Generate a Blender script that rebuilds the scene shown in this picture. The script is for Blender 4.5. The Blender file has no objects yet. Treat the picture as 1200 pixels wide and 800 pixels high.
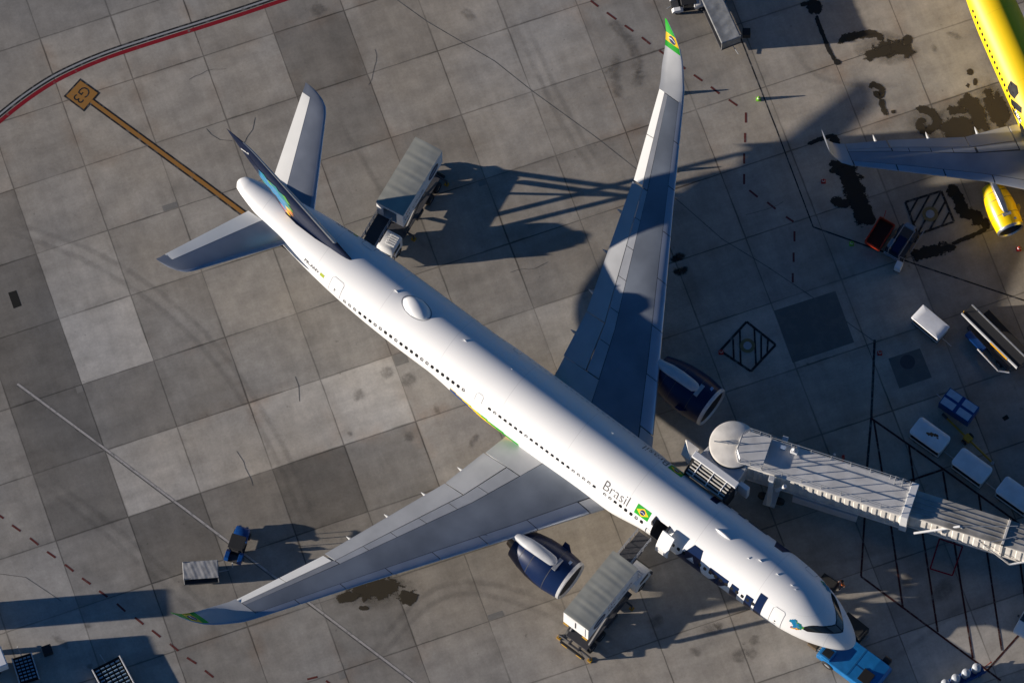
import bpy, bmesh, math, random
from mathutils import Vector, Matrix
from math import radians, sin, cos, pi, atan2, tan

SC = bpy.context.scene
COL = SC.collection
random.seed(7)

# ------------------------------------------------------------------ camera
CAM_H, CAM_T, CAM_F = 514.333, 0.3391, 7829.29        # height (m), tilt from straight down, focal length (px of a 1200 px frame)
cam_d = bpy.data.cameras.new('camera')
cam = bpy.data.objects.new('camera', cam_d)
COL.objects.link(cam)
cam.location = (0, -CAM_H * tan(CAM_T), CAM_H)
cam.rotation_euler = (CAM_T, 0, 0)
cam_d.sensor_fit = 'HORIZONTAL'
cam_d.sensor_width = 36.0
cam_d.lens = CAM_F / 1200 * 36
cam_d.clip_start = 1.0
cam_d.clip_end = 20000
SC.camera = cam

# ------------------------------------------------------------------ daylight
SUN_EL, SUN_AZ = radians(10.0), radians(4.8)          # elevation; azimuth of the shadows, from +X towards +Y
world = bpy.data.worlds.new('World')
SC.world = world
world.use_nodes = True
wn = world.node_tree
sky = wn.nodes.new('ShaderNodeTexSky')
sky.sky_type = 'NISHITA'
sky.sun_disc = False
sky.sun_elevation = SUN_EL
sky.sun_rotation = atan2(-cos(SUN_AZ), -sin(SUN_AZ))
sky.altitude = 700
sky.air_density = 1.0
sky.dust_density = 0.0
sky.ozone_density = 6.0
bg = wn.nodes['Background']
bg.inputs['Strength'].default_value = 0.054
wn.links.new(sky.outputs[0], bg.inputs[0])
sun_d = bpy.data.lights.new('sun', 'SUN')
sun_d.energy = 5.0
sun_d.angle = radians(0.53)
sun_d.color = (1.0, 0.90, 0.79)
sun = bpy.data.objects.new('sun', sun_d)
COL.objects.link(sun)
sun.location = (-60, -10, 80)
sun.rotation_euler = Vector((cos(SUN_EL) * cos(SUN_AZ), cos(SUN_EL) * sin(SUN_AZ), -sin(SUN_EL))).to_track_quat('-Z', 'Y').to_euler()
vs = SC.view_settings
vs.view_transform = 'Standard'
vs.look = 'None'
vs.exposure = 0.58
vs.gamma = 1.0
vs.use_curve_mapping = False

# ------------------------------------------------------------------ survey helper: photo pixel -> point at height z
def gp(u, v, z=0.0):
    a, b = (u - 600) / CAM_F, -(v - 400) / CAM_F
    ct, st = cos(CAM_T), sin(CAM_T)
    dx, dy, dz = a, ct * b + st, -ct + st * b
    k = (z - CAM_H) / dz
    return Vector((dx * k, dy * k - CAM_H * tan(CAM_T), z))

# ------------------------------------------------------------------ materials
MATS = {}
def mat(name, col, rough=0.6, metal=0.0, vary=0.12, scale=3.0, spec=0.5, coat=0.0, streak=0.0):
    """Painted or bare surface: base colour broken up by two scales of grime noise."""
    if name in MATS: return MATS[name]
    m = bpy.data.materials.new(name); m.use_nodes = True
    n, l = m.node_tree.nodes, m.node_tree.links
    b = n['Principled BSDF']
    b.inputs['Roughness'].default_value = rough
    b.inputs['Metallic'].default_value = metal
    b.inputs['Specular IOR Level'].default_value = spec
    b.inputs['Coat Weight'].default_value = coat
    tc = n.new('ShaderNodeTexCoord')
    nz = n.new('ShaderNodeTexNoise'); nz.inputs['Scale'].default_value = scale; nz.inputs['Detail'].default_value = 6
    l.new(tc.outputs['Object'], nz.inputs['Vector'])
    mp = n.new('ShaderNodeMapRange')
    mp.inputs['From Min'].default_value = 0.3; mp.inputs['From Max'].default_value = 0.7
    mp.inputs['To Min'].default_value = 1 - vary; mp.inputs['To Max'].default_value = 1 + vary * 0.4
    l.new(nz.outputs['Fac'], mp.inputs['Value'])
    mx = n.new('ShaderNodeMix'); mx.data_type = 'RGBA'; mx.blend_type = 'MULTIPLY'
    mx.inputs['Factor'].default_value = 1
    mx.inputs['A'].default_value = (*col, 1)
    l.new(mp.outputs[0], mx.inputs['B'])
    l.new(mx.outputs['Result'], b.inputs['Base Color'])
    r = n.new('ShaderNodeMapRange')
    r.inputs['To Min'].default_value = max(0.02, rough - 0.08); r.inputs['To Max'].default_value = min(1, rough + 0.12)
    l.new(nz.outputs['Fac'], r.inputs['Value']); l.new(r.outputs[0], b.inputs['Roughness'])
    MATS[name] = m
    return m

WHITE = mat('white_paint', (0.80, 0.80, 0.79), 0.35, vary=0.05, scale=0.7)
LGREY = mat('light_grey_paint', (0.52, 0.53, 0.54), 0.4, vary=0.12, scale=1.2)
MGREY = mat('mid_grey_paint', (0.30, 0.31, 0.33), 0.45, vary=0.14, scale=1.0)
DGREY = mat('dark_grey', (0.06, 0.06, 0.065), 0.6)
BLACK = mat('black_rubber', (0.018, 0.018, 0.019), 0.7)
VOID = mat('dark_interior', (0.006, 0.006, 0.007), 0.9)
METAL = mat('bare_metal', (0.62, 0.62, 0.62), 0.3, 0.9)
STEEL = mat('galvanised_steel', (0.45, 0.46, 0.47), 0.45, 0.6)
NAVY = mat('navy_paint', (0.003, 0.014, 0.058), 0.32, spec=0.3, vary=0.1, scale=0.8)
GREEN = mat('flag_green', (0.015, 0.36, 0.02), 0.4, vary=0.05)
YELLOW = mat('flag_yellow', (0.90, 0.56, 0.01), 0.4, vary=0.05)
FBLUE = mat('flag_blue', (0.01, 0.02, 0.10), 0.4, vary=0.05)
YPAINT = mat('yellow_body_paint', (0.92, 0.62, 0.0), 0.3, vary=0.05, scale=0.8)
SYEL = mat('safety_yellow', (0.55, 0.30, 0.02), 0.5, vary=0.2)
ORANGE = mat('orange_paint', (0.50, 0.038, 0.008), 0.5, vary=0.2)
BLUE = mat('blue_paint', (0.008, 0.16, 0.42), 0.4, vary=0.18, scale=1.5)
DBLUE = mat('deep_blue_paint', (0.006, 0.055, 0.22), 0.3, vary=0.15)
GLASS = mat('dark_glass', (0.012, 0.014, 0.016), 0.08, vary=0.05, spec=0.8)
GLASS2 = mat('glass_painted_reflection', (0.10, 0.10, 0.085), 0.12, vary=0.1, spec=0.8)  # front cockpit panes: their reflection is painted in as a paler glass colour
TARP = mat('grey_tarpaulin', (0.34, 0.34, 0.34), 0.75, vary=0.25, scale=2.5)
DTARP = mat('dirty_grey_roof', (0.30, 0.31, 0.31), 0.7, vary=0.4, scale=1.5)
ROOFT = mat('truck_roof_coating', (0.36, 0.36, 0.31), 0.6, vary=0.14, scale=1.2)
BRIDGEW = mat('weathered_white_cladding', (0.76, 0.72, 0.65), 0.55, vary=0.18, scale=1.2)
BROOF = mat('bridge_roof_sheet', (0.66, 0.65, 0.63), 0.5, vary=0.2, scale=0.8)
BROOF2 = mat('dirty_bridge_roof', (0.42, 0.40, 0.36), 0.6, vary=0.55, scale=0.6)
RUST = mat('rust', (0.22, 0.09, 0.03), 0.8, vary=0.4)
SKIN = mat('skin', (0.35, 0.2, 0.13), 0.6)
VEST = mat('orange_vest', (0.75, 0.16, 0.02), 0.7)
TROUS = mat('dark_trousers', (0.02, 0.022, 0.03), 0.8)
SHIRT = mat('pale_blue_shirt', (0.45, 0.58, 0.7), 0.8)
REDSH = mat('red_shirt', (0.5, 0.02, 0.02), 0.8)
LIME = mat('lime_plastic', (0.16, 0.45, 0.02), 0.5)
REDC = mat('red_plastic', (0.42, 0.02, 0.015), 0.5)
CYAN = mat('cyan_paint', (0.005, 0.20, 0.40), 0.4); TEAL = mat('teal_paint', (0.01, 0.20, 0.19), 0.4)
LIMEP = mat('lime_paint', (0.10, 0.32, 0.03), 0.4); PINK = mat('pink_paint', (0.36, 0.12, 0.16), 0.4)
ORNG = mat('amber_paint', (0.60, 0.20, 0.01), 0.4); SKYB = mat('sky_blue_paint', (0.06, 0.22, 0.42), 0.4)
WINGG = mat('wing_box_grey', (0.24, 0.27, 0.31), 0.36, 0.35, vary=0.28, scale=0.3)
WSLAT = mat('slat_metal', (0.50, 0.54, 0.60), 0.3, 0.6, vary=0.1, scale=0.6)
WFLAP = mat('flap_light_grey', (0.46, 0.47, 0.475), 0.42, vary=0.12, scale=0.6)
WAIL = mat('aileron_white', (0.80, 0.80, 0.77), 0.42, vary=0.05, scale=0.6)

def fuselage_mat(name, col, rough=0.33):
    """White paint with fine frame and lap seams, given in the aircraft's own coordinates."""
    m = bpy.data.materials.new(name); m.use_nodes = True
    n, l = m.node_tree.nodes, m.node_tree.links
    b = n['Principled BSDF']; b.inputs['Roughness'].default_value = rough
    tc = n.new('ShaderNodeTexCoord'); sp = n.new('ShaderNodeSeparateXYZ'); l.new(tc.outputs['Object'], sp.inputs[0])
    def M(op, a, bb=None, c=None):
        q = n.new('ShaderNodeMath'); q.operation = op
        for i, v in enumerate((a, bb, c)):
            if v is None: continue
            if isinstance(v, (int, float)): q.inputs[i].default_value = v
            else: l.new(v, q.inputs[i])
        return q.outputs[0]
    seam = M('LESS_THAN', M('PINGPONG', M('ADD', sp.outputs[0], 1.9), 3.2), 0.025)
    lap = M('LESS_THAN', M('ABSOLUTE', M('SUBTRACT', sp.outputs[2], 7.02)), 0.015)
    s2 = M('MAXIMUM', M('MULTIPLY', seam, 0.14), M('MULTIPLY', lap, 0.07))
    nz = n.new('ShaderNodeTexNoise'); nz.inputs['Scale'].default_value = 0.6; nz.inputs['Detail'].default_value = 5
    l.new(tc.outputs['Object'], nz.inputs['Vector'])
    dirt = M('MULTIPLY', nz.outputs['Fac'], 0.06)
    k = M('SUBTRACT', 1.03, M('ADD', s2, dirt))
    mx = n.new('ShaderNodeMix'); mx.data_type = 'RGBA'; mx.blend_type = 'MULTIPLY'; mx.inputs['Factor'].default_value = 1
    mx.inputs['A'].default_value = (*col, 1); l.new(k, mx.inputs['B'])
    l.new(mx.outputs['Result'], b.inputs['Base Color'])
    return m
FUSW = fuselage_mat('white_fuselage_paint', (0.80, 0.80, 0.79), 0.42)
FUSY = fuselage_mat('yellow_fuselage_paint', (0.92, 0.62, 0.0), 0.5)

# ------------------------------------------------------------------ mesh helper
class MB:
    def __init__(self): self.v, self.f, self.m = [], [], []
    def add(self, vs, fs, mi=0):
        o = len(self.v); self.v += [tuple(p) for p in vs]
        for f in fs: self.f.append([i + o for i in f]); self.m.append(mi)
    def box(self, c, s, rz=0.0, mi=0, ry=0.0):
        R = Matrix.Rotation(rz, 3, 'Z') @ Matrix.Rotation(ry, 3, 'Y')
        vs = [Vector(c) + R @ Vector((x * s[0] / 2, y * s[1] / 2, z * s[2] / 2)) for x in (-1, 1) for y in (-1, 1) for z in (-1, 1)]
        self.add(vs, [(0, 1, 3, 2), (4, 6, 7, 5), (0, 4, 5, 1), (2, 3, 7, 6), (0, 2, 6, 4), (1, 5, 7, 3)], mi); return self
    def span(self, x0, x1, y0, y1, z0, z1, mi=0):
        return self.box(((x0 + x1) / 2, (y0 + y1) / 2, (z0 + z1) / 2), (x1 - x0, y1 - y0, z1 - z0), 0, mi)
    def tube(self, p, q, r, n=8, mi=0, r2=None):
        p, q = Vector(p), Vector(q); d = (q - p).normalized()
        a = d.orthogonal().normalized(); b = d.cross(a); r2 = r if r2 is None else r2
        vs = [p + (a * cos(t) + b * sin(t)) * r for t in [2 * pi * i / n for i in range(n)]] + \
             [q + (a * cos(t) + b * sin(t)) * r2 for t in [2 * pi * i / n for i in range(n)]]
        self.add(vs, [(i, (i + 1) % n, n + (i + 1) % n, n + i) for i in range(n)] + [tuple(range(n - 1, -1, -1)), tuple(range(n, 2 * n))], mi); return self
    def path(self, pts, r, n=6, mi=0):
        for p, q in zip(pts, pts[1:]): self.tube(p, q, r, n, mi)
        return self
    def prism(self, poly, z0, z1, mi=0):
        n = len(poly)
        vs = [(p[0], p[1], z0) for p in poly] + [(p[0], p[1], z1) for p in poly]
        self.add(vs, [(i, (i + 1) % n, n + (i + 1) % n, n + i) for i in range(n)] + [tuple(range(n - 1, -1, -1)), tuple(range(n, 2 * n))], mi); return self
    def loft(self, rings, closed=True, caps=True, mi=0, mids=None):
        n = len(rings[0]); o = len(self.v)
        for r in rings: self.v += [tuple(p) for p in r]
        for k in range(len(rings) - 1):
            for i in range(n if closed else n - 1):
                j = (i + 1) % n
                self.f.append([o + k * n + i, o + k * n + j, o + (k + 1) * n + j, o + (k + 1) * n + i])
                self.m.append(mids[k] if mids else mi)
        if caps and closed:
            self.f.append([o + i for i in range(n - 1, -1, -1)]); self.m.append(mids[0] if mids else mi)
            self.f.append([o + (len(rings) - 1) * n + i for i in range(n)]); self.m.append(mids[-1] if mids else mi)
        return self
    def lathe(self, prof, origin=(0, 0, 0), axis='X', n=32, mi=0, caps=False, mids=None):
        rings = []
        for (a, r) in prof:
            ring = []
            for i in range(n):
                t = 2 * pi * i / n
                if axis == 'X': ring.append((origin[0] + a, origin[1] + r * cos(t), origin[2] + r * sin(t)))
                elif axis == 'Y': ring.append((origin[0] + r * sin(t), origin[1] + a, origin[2] + r * cos(t)))
                else: ring.append((origin[0] + r * cos(t), origin[1] + r * sin(t), origin[2] + a))
            rings.append(ring)
        return self.loft(rings, True, caps, mi, mids)
    def build(self, name, mats, parent=None, smooth=False, bevel=0.0, recalc=True):
        me = bpy.data.meshes.new(name)
        me.from_pydata(self.v, [], self.f)
        for m in (mats if isinstance(mats, (list, tuple)) else [mats]): me.materials.append(m)
        me.polygons.foreach_set('material_index', self.m)
        if recalc:
            bm = bmesh.new(); bm.from_mesh(me); bmesh.ops.recalc_face_normals(bm, faces=bm.faces); bm.to_mesh(me); bm.free()
        if smooth:
            me.polygons.foreach_set('use_smooth', [True] * len(me.polygons))
            try: me.set_sharp_from_angle(angle=radians(40))
            except Exception: pass
        me.update()
        o = bpy.data.objects.new(name, me); COL.objects.link(o)
        if parent: o.parent = parent
        if bevel:
            b = o.modifiers.new('bevel', 'BEVEL'); b.width = bevel; b.segments = 2; b.limit_method = 'ANGLE'; b.angle_limit = radians(50)
        return o

def thing(name, label, cat, loc=(0, 0, 0), rz=0.0, group=None):
    o = bpy.data.objects.new(name, None); COL.objects.link(o)
    o.empty_display_size = 0.5
    o.location = loc; o.rotation_euler = (0, 0, rz)
    o['label'] = label; o['category'] = cat
    if group: o['group'] = group
    return o
def tag(o, label, cat, group=None):
    o['label'] = label; o['category'] = cat
    if group: o['group'] = group
    return o
def struct(o, kind='structure'): o['kind'] = kind; return o
def dup(root, loc, rz, label=None):
    def rec(o, par):
        c = o.copy(); COL.objects.link(c)
        if par: c.parent = par
        for ch in o.children: rec(ch, c)
        return c
    r = rec(root, None); r.location = loc; r.rotation_euler = (0, 0, rz)
    if label: r['label'] = label
    return r
def text_mesh(txt, size, shear=0.0, bold=0.0):
    cu = bpy.data.curves.new('lettering', 'FONT'); cu.body = txt; cu.size = size; cu.shear = shear; cu.offset = bold
    cu.resolution_u = 3
    ob = bpy.data.objects.new('lettering', cu); COL.objects.link(ob)
    dg = bpy.context.evaluated_depsgraph_get()
    me = bpy.data.meshes.new_from_object(ob.evaluated_get(dg))
    bpy.data.objects.remove(ob); bpy.data.curves.remove(cu)
    return me
def flat_text(name, txt, size, place, m, parent, shear=0.0, bold=0.0, center=False):
    """place(x, y) -> local point for the flat lettering."""
    me = text_mesh(txt, size, shear, bold)
    xs = [v.co.x for v in me.vertices]; dx = (min(xs) + max(xs)) / 2 if center else 0
    for v in me.vertices: v.co = place(v.co.x - dx, v.co.y)
    me.materials.clear(); me.materials.append(m)
    o = bpy.data.objects.new(name, me); COL.objects.link(o); o.parent = parent
    return o

# ------------------------------------------------------------------ apron
SA, SB, SROT, SX0, SY0 = 6.15, 5.9985, 0.3378, -39.1546, 26.6267
def srgb(v): v /= 255; return ((v + 0.055) / 1.055) ** 2.4
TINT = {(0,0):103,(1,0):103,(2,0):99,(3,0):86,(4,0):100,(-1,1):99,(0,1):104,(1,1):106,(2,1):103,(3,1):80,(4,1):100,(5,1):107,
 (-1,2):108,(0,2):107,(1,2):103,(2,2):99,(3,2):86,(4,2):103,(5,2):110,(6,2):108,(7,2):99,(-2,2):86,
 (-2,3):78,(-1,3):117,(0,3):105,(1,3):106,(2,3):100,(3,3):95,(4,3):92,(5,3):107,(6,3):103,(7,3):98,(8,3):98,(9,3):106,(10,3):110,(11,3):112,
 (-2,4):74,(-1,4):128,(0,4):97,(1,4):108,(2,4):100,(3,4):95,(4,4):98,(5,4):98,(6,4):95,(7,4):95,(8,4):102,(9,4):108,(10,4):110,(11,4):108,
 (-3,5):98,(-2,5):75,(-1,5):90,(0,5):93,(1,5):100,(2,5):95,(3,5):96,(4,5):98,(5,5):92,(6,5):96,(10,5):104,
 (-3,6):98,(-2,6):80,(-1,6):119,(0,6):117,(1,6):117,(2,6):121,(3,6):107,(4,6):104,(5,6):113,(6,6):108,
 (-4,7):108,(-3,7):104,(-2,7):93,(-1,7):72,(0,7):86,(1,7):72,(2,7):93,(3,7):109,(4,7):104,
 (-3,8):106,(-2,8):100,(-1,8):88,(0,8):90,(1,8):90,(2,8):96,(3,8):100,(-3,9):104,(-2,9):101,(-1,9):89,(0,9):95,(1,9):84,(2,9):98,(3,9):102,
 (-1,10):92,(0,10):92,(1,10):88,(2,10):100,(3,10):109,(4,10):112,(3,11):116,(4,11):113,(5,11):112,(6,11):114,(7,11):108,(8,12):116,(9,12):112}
def build_apron():
    NI, NJ0, NJ1 = (-22, 30), -20, 32
    xs = [i * SA for i in range(NI[0], NI[1] + 1)]; ys = [-j * SB for j in range(NJ0, NJ1 + 1)]
    FAR = 9000
    X = [-FAR] + xs + [FAR]; Y = [FAR] + ys + [-FAR]
    vs = [(x, y, 0) for y in Y for x in X]; nx = len(X)
    fs, tn = [], []
    rnd = random.Random(3)
    for r in range(len(Y) - 1):
        for c in range(nx - 1):
            fs.append((r * nx + c, (r + 1) * nx + c, (r + 1) * nx + c + 1, r * nx + c + 1))
            i, j = c - 1 + NI[0], r - 1 + NJ0
            v = TINT.get((i, j), 100 + rnd.uniform(-8, 9))
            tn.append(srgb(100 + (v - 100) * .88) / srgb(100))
    me = bpy.data.meshes.new('apron'); me.from_pydata(vs, [], fs)
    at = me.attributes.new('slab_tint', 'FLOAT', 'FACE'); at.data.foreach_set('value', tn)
    m = bpy.data.materials.new('concrete_slabs'); m.use_nodes = True
    n, l = m.node_tree.nodes, m.node_tree.links
    b = n['Principled BSDF']; b.inputs['Roughness'].default_value = 0.85; b.inputs['Specular IOR Level'].default_value = 0.2
    tc = n.new('ShaderNodeTexCoord'); sp = n.new('ShaderNodeSeparateXYZ'); l.new(tc.outputs['Object'], sp.inputs[0])
    def M(op, a, bb=None, c=None, clamp=False):
        q = n.new('ShaderNodeMath'); q.operation = op; q.use_clamp = clamp
        for i, v in enumerate((a, bb, c)):
            if v is None: continue
            if isinstance(v, (int, float)): q.inputs[i].default_value = v
            else: l.new(v, q.inputs[i])
        return q.outputs[0]
    def N(scale, detail=5, vec=None, rough=0.55):
        q = n.new('ShaderNodeTexNoise'); q.inputs['Scale'].default_value = scale; q.inputs['Detail'].default_value = detail
        q.inputs['Roughness'].default_value = rough
        l.new(vec if vec else tc.outputs['Object'], q.inputs['Vector']); return q.outputs['Fac']
    def R(v, a, bb, c, d):
        q = n.new('ShaderNodeMapRange')
        for k, w in zip(('From Min', 'From Max', 'To Min', 'To Max'), (a, bb, c, d)): q.inputs[k].default_value = w
        l.new(v, q.inputs['Value']); return q.outputs[0]
    def scaled(sx, sy):
        q = n.new('ShaderNodeMapping'); q.inputs['Scale'].default_value = (sx, sy, 1); l.new(tc.outputs['Object'], q.inputs['Vector']); return q.outputs[0]
    a = n.new('ShaderNodeAttribute'); a.attribute_name = 'slab_tint'
    # joints: distance to the nearest slab edge, wobbling a little
    wob = R(N(0.9, 3), 0, 1, -0.035, 0.035)
    dx = M('PINGPONG', M('ADD', sp.outputs[0], wob), SA / 2)
    dx = M('ABSOLUTE', M('SUBTRACT', M('FRACT', M('ADD', M('DIVIDE', M('ADD', sp.outputs[0], wob), SA), 0.5)), 0.5))
    dx = M('MULTIPLY', dx, SA)
    dy = M('MULTIPLY', M('ABSOLUTE', M('SUBTRACT', M('FRACT', M('ADD', M('DIVIDE', M('ADD', sp.outputs[1], wob), SB), 0.5)), 0.5)), SB)
    dm = M('MINIMUM', dx, dy)
    wide = R(N(0.25, 4), 0.35, 0.7, 0.05, 0.13)
    joint = M('SUBTRACT', 1.0, M('DIVIDE', dm, wide, clamp=True), clamp=True)
    joint = M('MULTIPLY', joint, R(N(0.12, 3), 0.3, 0.68, 0.3, 1.0))
    # grime that gathers along the joints
    edge = M('MULTIPLY', M('SUBTRACT', 1.0, M('DIVIDE', dm, 1.1, clamp=True), clamp=True), R(N(0.35, 5), 0.42, 0.68, 0.0, 1.0))
    big = R(N(0.07, 6), 0.3, 0.7, 0.85, 1.13)
    mid = R(N(0.45, 9, rough=0.7), 0.3, 0.72, 0.80, 1.16)
    fine = R(N(5, 8, rough=0.8), 0.25, 0.75, 0.84, 1.16)
    broom = R(N(1.0, 5, scaled(1.7, 0.16)), 0.3, 0.7, 0.93, 1.06)
    swirl = R(N(1.0, 7, scaled(0.22, 0.8)), 0.35, 0.68, 0.90, 1.08)
    spots = R(N(1.6, 3), 0.69, 0.78, 1.0, 0.62)
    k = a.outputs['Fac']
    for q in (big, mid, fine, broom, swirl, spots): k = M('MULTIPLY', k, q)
    k = M('MULTIPLY', k, M('SUBTRACT', 1.0, M('MULTIPLY', edge, 0.16)))
    k = M('MULTIPLY', k, M('SUBTRACT', 1.0, M('MULTIPLY', joint, 0.85)))
    hue = n.new('ShaderNodeMix'); hue.data_type = 'RGBA'
    l.new(R(N(0.045, 4), 0.35, 0.65, 0, 1), hue.inputs['Factor'])
    hue.inputs['A'].default_value = (0.352, 0.334, 0.304, 1); hue.inputs['B'].default_value = (0.384, 0.337, 0.272, 1)
    rus = n.new('ShaderNodeMix'); rus.data_type = 'RGBA'
    l.new(M('MULTIPLY', edge, R(N(0.06, 3), 0.5, 0.62, 0, 0.55)), rus.inputs['Factor'])
    l.new(hue.outputs['Result'], rus.inputs['A']); rus.inputs['B'].default_value = (0.44, 0.31, 0.21, 1)
    mx = n.new('ShaderNodeMix'); mx.data_type = 'RGBA'; mx.blend_type = 'MULTIPLY'; mx.inputs['Factor'].default_value = 1
    l.new(rus.outputs['Result'], mx.inputs['A']); l.new(k, mx.inputs['B'])
    l.new(mx.outputs['Result'], b.inputs['Base Color'])
    bp = n.new('ShaderNodeBump'); bp.inputs['Strength'].default_value = 0.12; bp.inputs['Distance'].default_value = 0.02
    l.new(fine, bp.inputs['Height']); l.new(bp.outputs[0], b.inputs['Normal'])
    me.materials.append(m)
    o = bpy.data.objects.new('apron', me); COL.objects.link(o)
    o.location = (SX0, SY0, 0); o.rotation_euler = (0, 0, SROT)
    return struct(o)
build_apron()

# ------------------------------------------------------------------ painted markings and stains (thin sheets on the slabs)
def worn(name, col, wear=0.35, scale=2.0, under=(0.17, 0.165, 0.155)):
    m = bpy.data.materials.new(name); m.use_nodes = True
    n, l = m.node_tree.nodes, m.node_tree.links
    b = n['Principled BSDF']; b.inputs['Roughness'].default_value = 0.75; b.inputs['Specular IOR Level'].default_value = 0.2
    tc = n.new('ShaderNodeTexCoord'); nz = n.new('ShaderNodeTexNoise'); nz.inputs['Scale'].default_value = scale; nz.inputs['Detail'].default_value = 8
    nz.inputs['Roughness'].default_value = 0.7
    l.new(tc.outputs['Object'], nz.inputs['Vector'])
    r = n.new('ShaderNodeMapRange'); r.inputs['From Min'].default_value = 0.66 - wear * 0.3; r.inputs['From Max'].default_value = 0.74 - wear * 0.2
    r.inputs['To Max'].default_value = 0.8
    l.new(nz.outputs['Fac'], r.inputs['Value'])
    mx = n.new('ShaderNodeMix'); mx.data_type = 'RGBA'; mx.inputs['A'].default_value = (*col, 1); mx.inputs['B'].default_value = (*under, 1)
    l.new(r.outputs[0], mx.inputs['Factor']); l.new(mx.outputs['Result'], b.inputs['Base Color'])
    return m
P_RED = worn('worn_red_line_paint', (0.26, 0.010, 0.020), 0.3)
P_RED2 = worn('faded_red_dash_paint', (0.13, 0.035, 0.030), 0.3)
P_BLK = worn('worn_black_line_paint', (0.022, 0.022, 0.024), 0.5)
P_RBK = worn('dark_red_keep_clear_paint', (0.055, 0.016, 0.014), 0.45)
P_WHT = worn('worn_white_line_paint', (0.36, 0.36, 0.36), 0.3)
P_OCH = worn('ochre_stand_paint', (0.36, 0.175, 0.045), 0.2)
P_PALE = worn('faded_pale_line_paint', (0.46, 0.43, 0.40), 0.5)
P_CRK = worn('dark_sealant', (0.07, 0.066, 0.06), 0.95)
P_PATCH = worn('dark_repair_asphalt', (0.13, 0.135, 0.125), 0.6, 0.9, (0.17, 0.165, 0.15))
P_WET = worn('oil_soaked_concrete', (0.050, 0.041, 0.027), 0.35, 1.5, (0.075, 0.062, 0.042))
P_WET2 = worn('wet_black_concrete', (0.022, 0.021, 0.018), 0.15, 1.5, (0.035, 0.03, 0.025))
P_SOOT = worn('rubber_smudge', (0.10, 0.092, 0.08), 0.6, 1.4)
LV = [0.004]
def lvl(k): return 0.004 + 0.004 * k

def ribbon(mb, pts, w, z, mi=0):
    pts = [Vector((p[0], p[1])) for p in pts]
    L, R_ = [], []
    for i, p in enumerate(pts):
        a = pts[max(i - 1, 0)]; c = pts[min(i + 1, len(pts) - 1)]
        d = (c - a).normalized(); nn = Vector((-d.y, d.x))
        L.append((p + nn * w / 2)); R_.append((p - nn * w / 2))
    n = len(pts)
    mb.add([(*p, z) for p in L] + [(*p, z) for p in R_], [(i, n + i, n + i + 1, i + 1) for i in range(n - 1)], mi)
def px(*pts): return [gp(u, v)[:2] for u, v in pts]
def smooth_path(pts, n=8):
    out = []
    P = [Vector(p) for p in pts]
    for i in range(len(P) - 1):
        p0, p1, p2, p3 = P[max(i - 1, 0)], P[i], P[i + 1], P[min(i + 2, len(P) - 1)]
        for k in range(n):
            t = k / n
            out.append(0.5 * ((2 * p1) + (p2 - p0) * t + (2 * p0 - 5 * p1 + 4 * p2 - p3) * t * t + (3 * p1 - p0 - 3 * p2 + p3) * t ** 3))
    out.append(P[-1]); return out
def offset(pts, d):
    out = []
    for i, p in enumerate(pts):
        a = pts[max(i - 1, 0)]; c = pts[min(i + 1, len(pts) - 1)]
        t = (Vector(c[:2]) - Vector(a[:2])).normalized(); out.append(Vector(p[:2]) + Vector((-t.y, t.x)) * d)
    return out

# curved boundary line: black-white-black with a red band inside the curve
curve = smooth_path(px((-60, 190), (-30, 160), (0, 134), (30, 110.5), (60, 91), (90, 76), (120, 63.5), (150, 53), (200, 37), (235, 26), (280, 11.5), (320, -2), (380, -22)))
mb = MB(); ribbon(mb, curve, 0.46, lvl(0)); struct(mb.build('boundary_line', P_BLK))
mb = MB(); ribbon(mb, curve, 0.15, lvl(1)); struct(mb.build('boundary_line_core', P_WHT))
mb = MB(); ribbon(mb, offset(curve, -0.47), 0.34, lvl(0)); struct(mb.build('red_boundary_line', P_RED))
# stand number box and its lead-in line
box4 = px((74.5, 113), (94, 92), (117.5, 109), (98.5, 131))
c4 = sum((Vector(p) for p in box4), Vector((0, 0))) / 4
stem = px((106, 118), (240, 216), (372, 315), (420, 351))
mb = MB(); ribbon(mb, stem, 0.62, lvl(0)); mb.add([(*(c4 + (Vector(p) - c4)), lvl(1)) for p in box4], [(0, 1, 2, 3)]); struct(mb.build('stand_marking_border', P_BLK))
mb = MB(); ribbon(mb, stem, 0.32, lvl(2)); mb.add([(*(c4 + (Vector(p) - c4) * 0.86), lvl(3)) for p in box4], [(0, 1, 2, 3)]); struct(mb.build('stand_marking', P_OCH))
def lay_text(name, txt, size, centre, up, m, k):
    up = Vector(up).normalized(); right = Vector((up.y, -up.x))
    me = text_mesh(txt, size, 0, -0.005)
    xs = [v.co.x for v in me.vertices]; ys = [v.co.y for v in me.vertices]
    for v in me.vertices:
        p = Vector(centre) + right * (v.co.x - (min(xs) + max(xs)) / 2) + up * (v.co.y - (min(ys) + max(ys)) / 2); v.co = (p.x, p.y, lvl(k))
    me.materials.append(m); o = bpy.data.objects.new(name, me); COL.objects.link(o); return struct(o)
lay_text('stand_number', 'G3', 1.3, c4, (0.789, -0.615), P_BLK, 4)
# long faint guide line crossing the stand
g = px((20, 450), (120, 524), (270, 637), (360, 705), (490, 803), (560, 856))
mb = MB(); ribbon(mb, g, 0.30, lvl(0)); struct(mb.build('guide_line_edge', P_CRK))
mb = MB(); ribbon(mb, offset(g, 0.04), 0.18, lvl(1)); struct(mb.build('guide_line', P_PALE))
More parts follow.
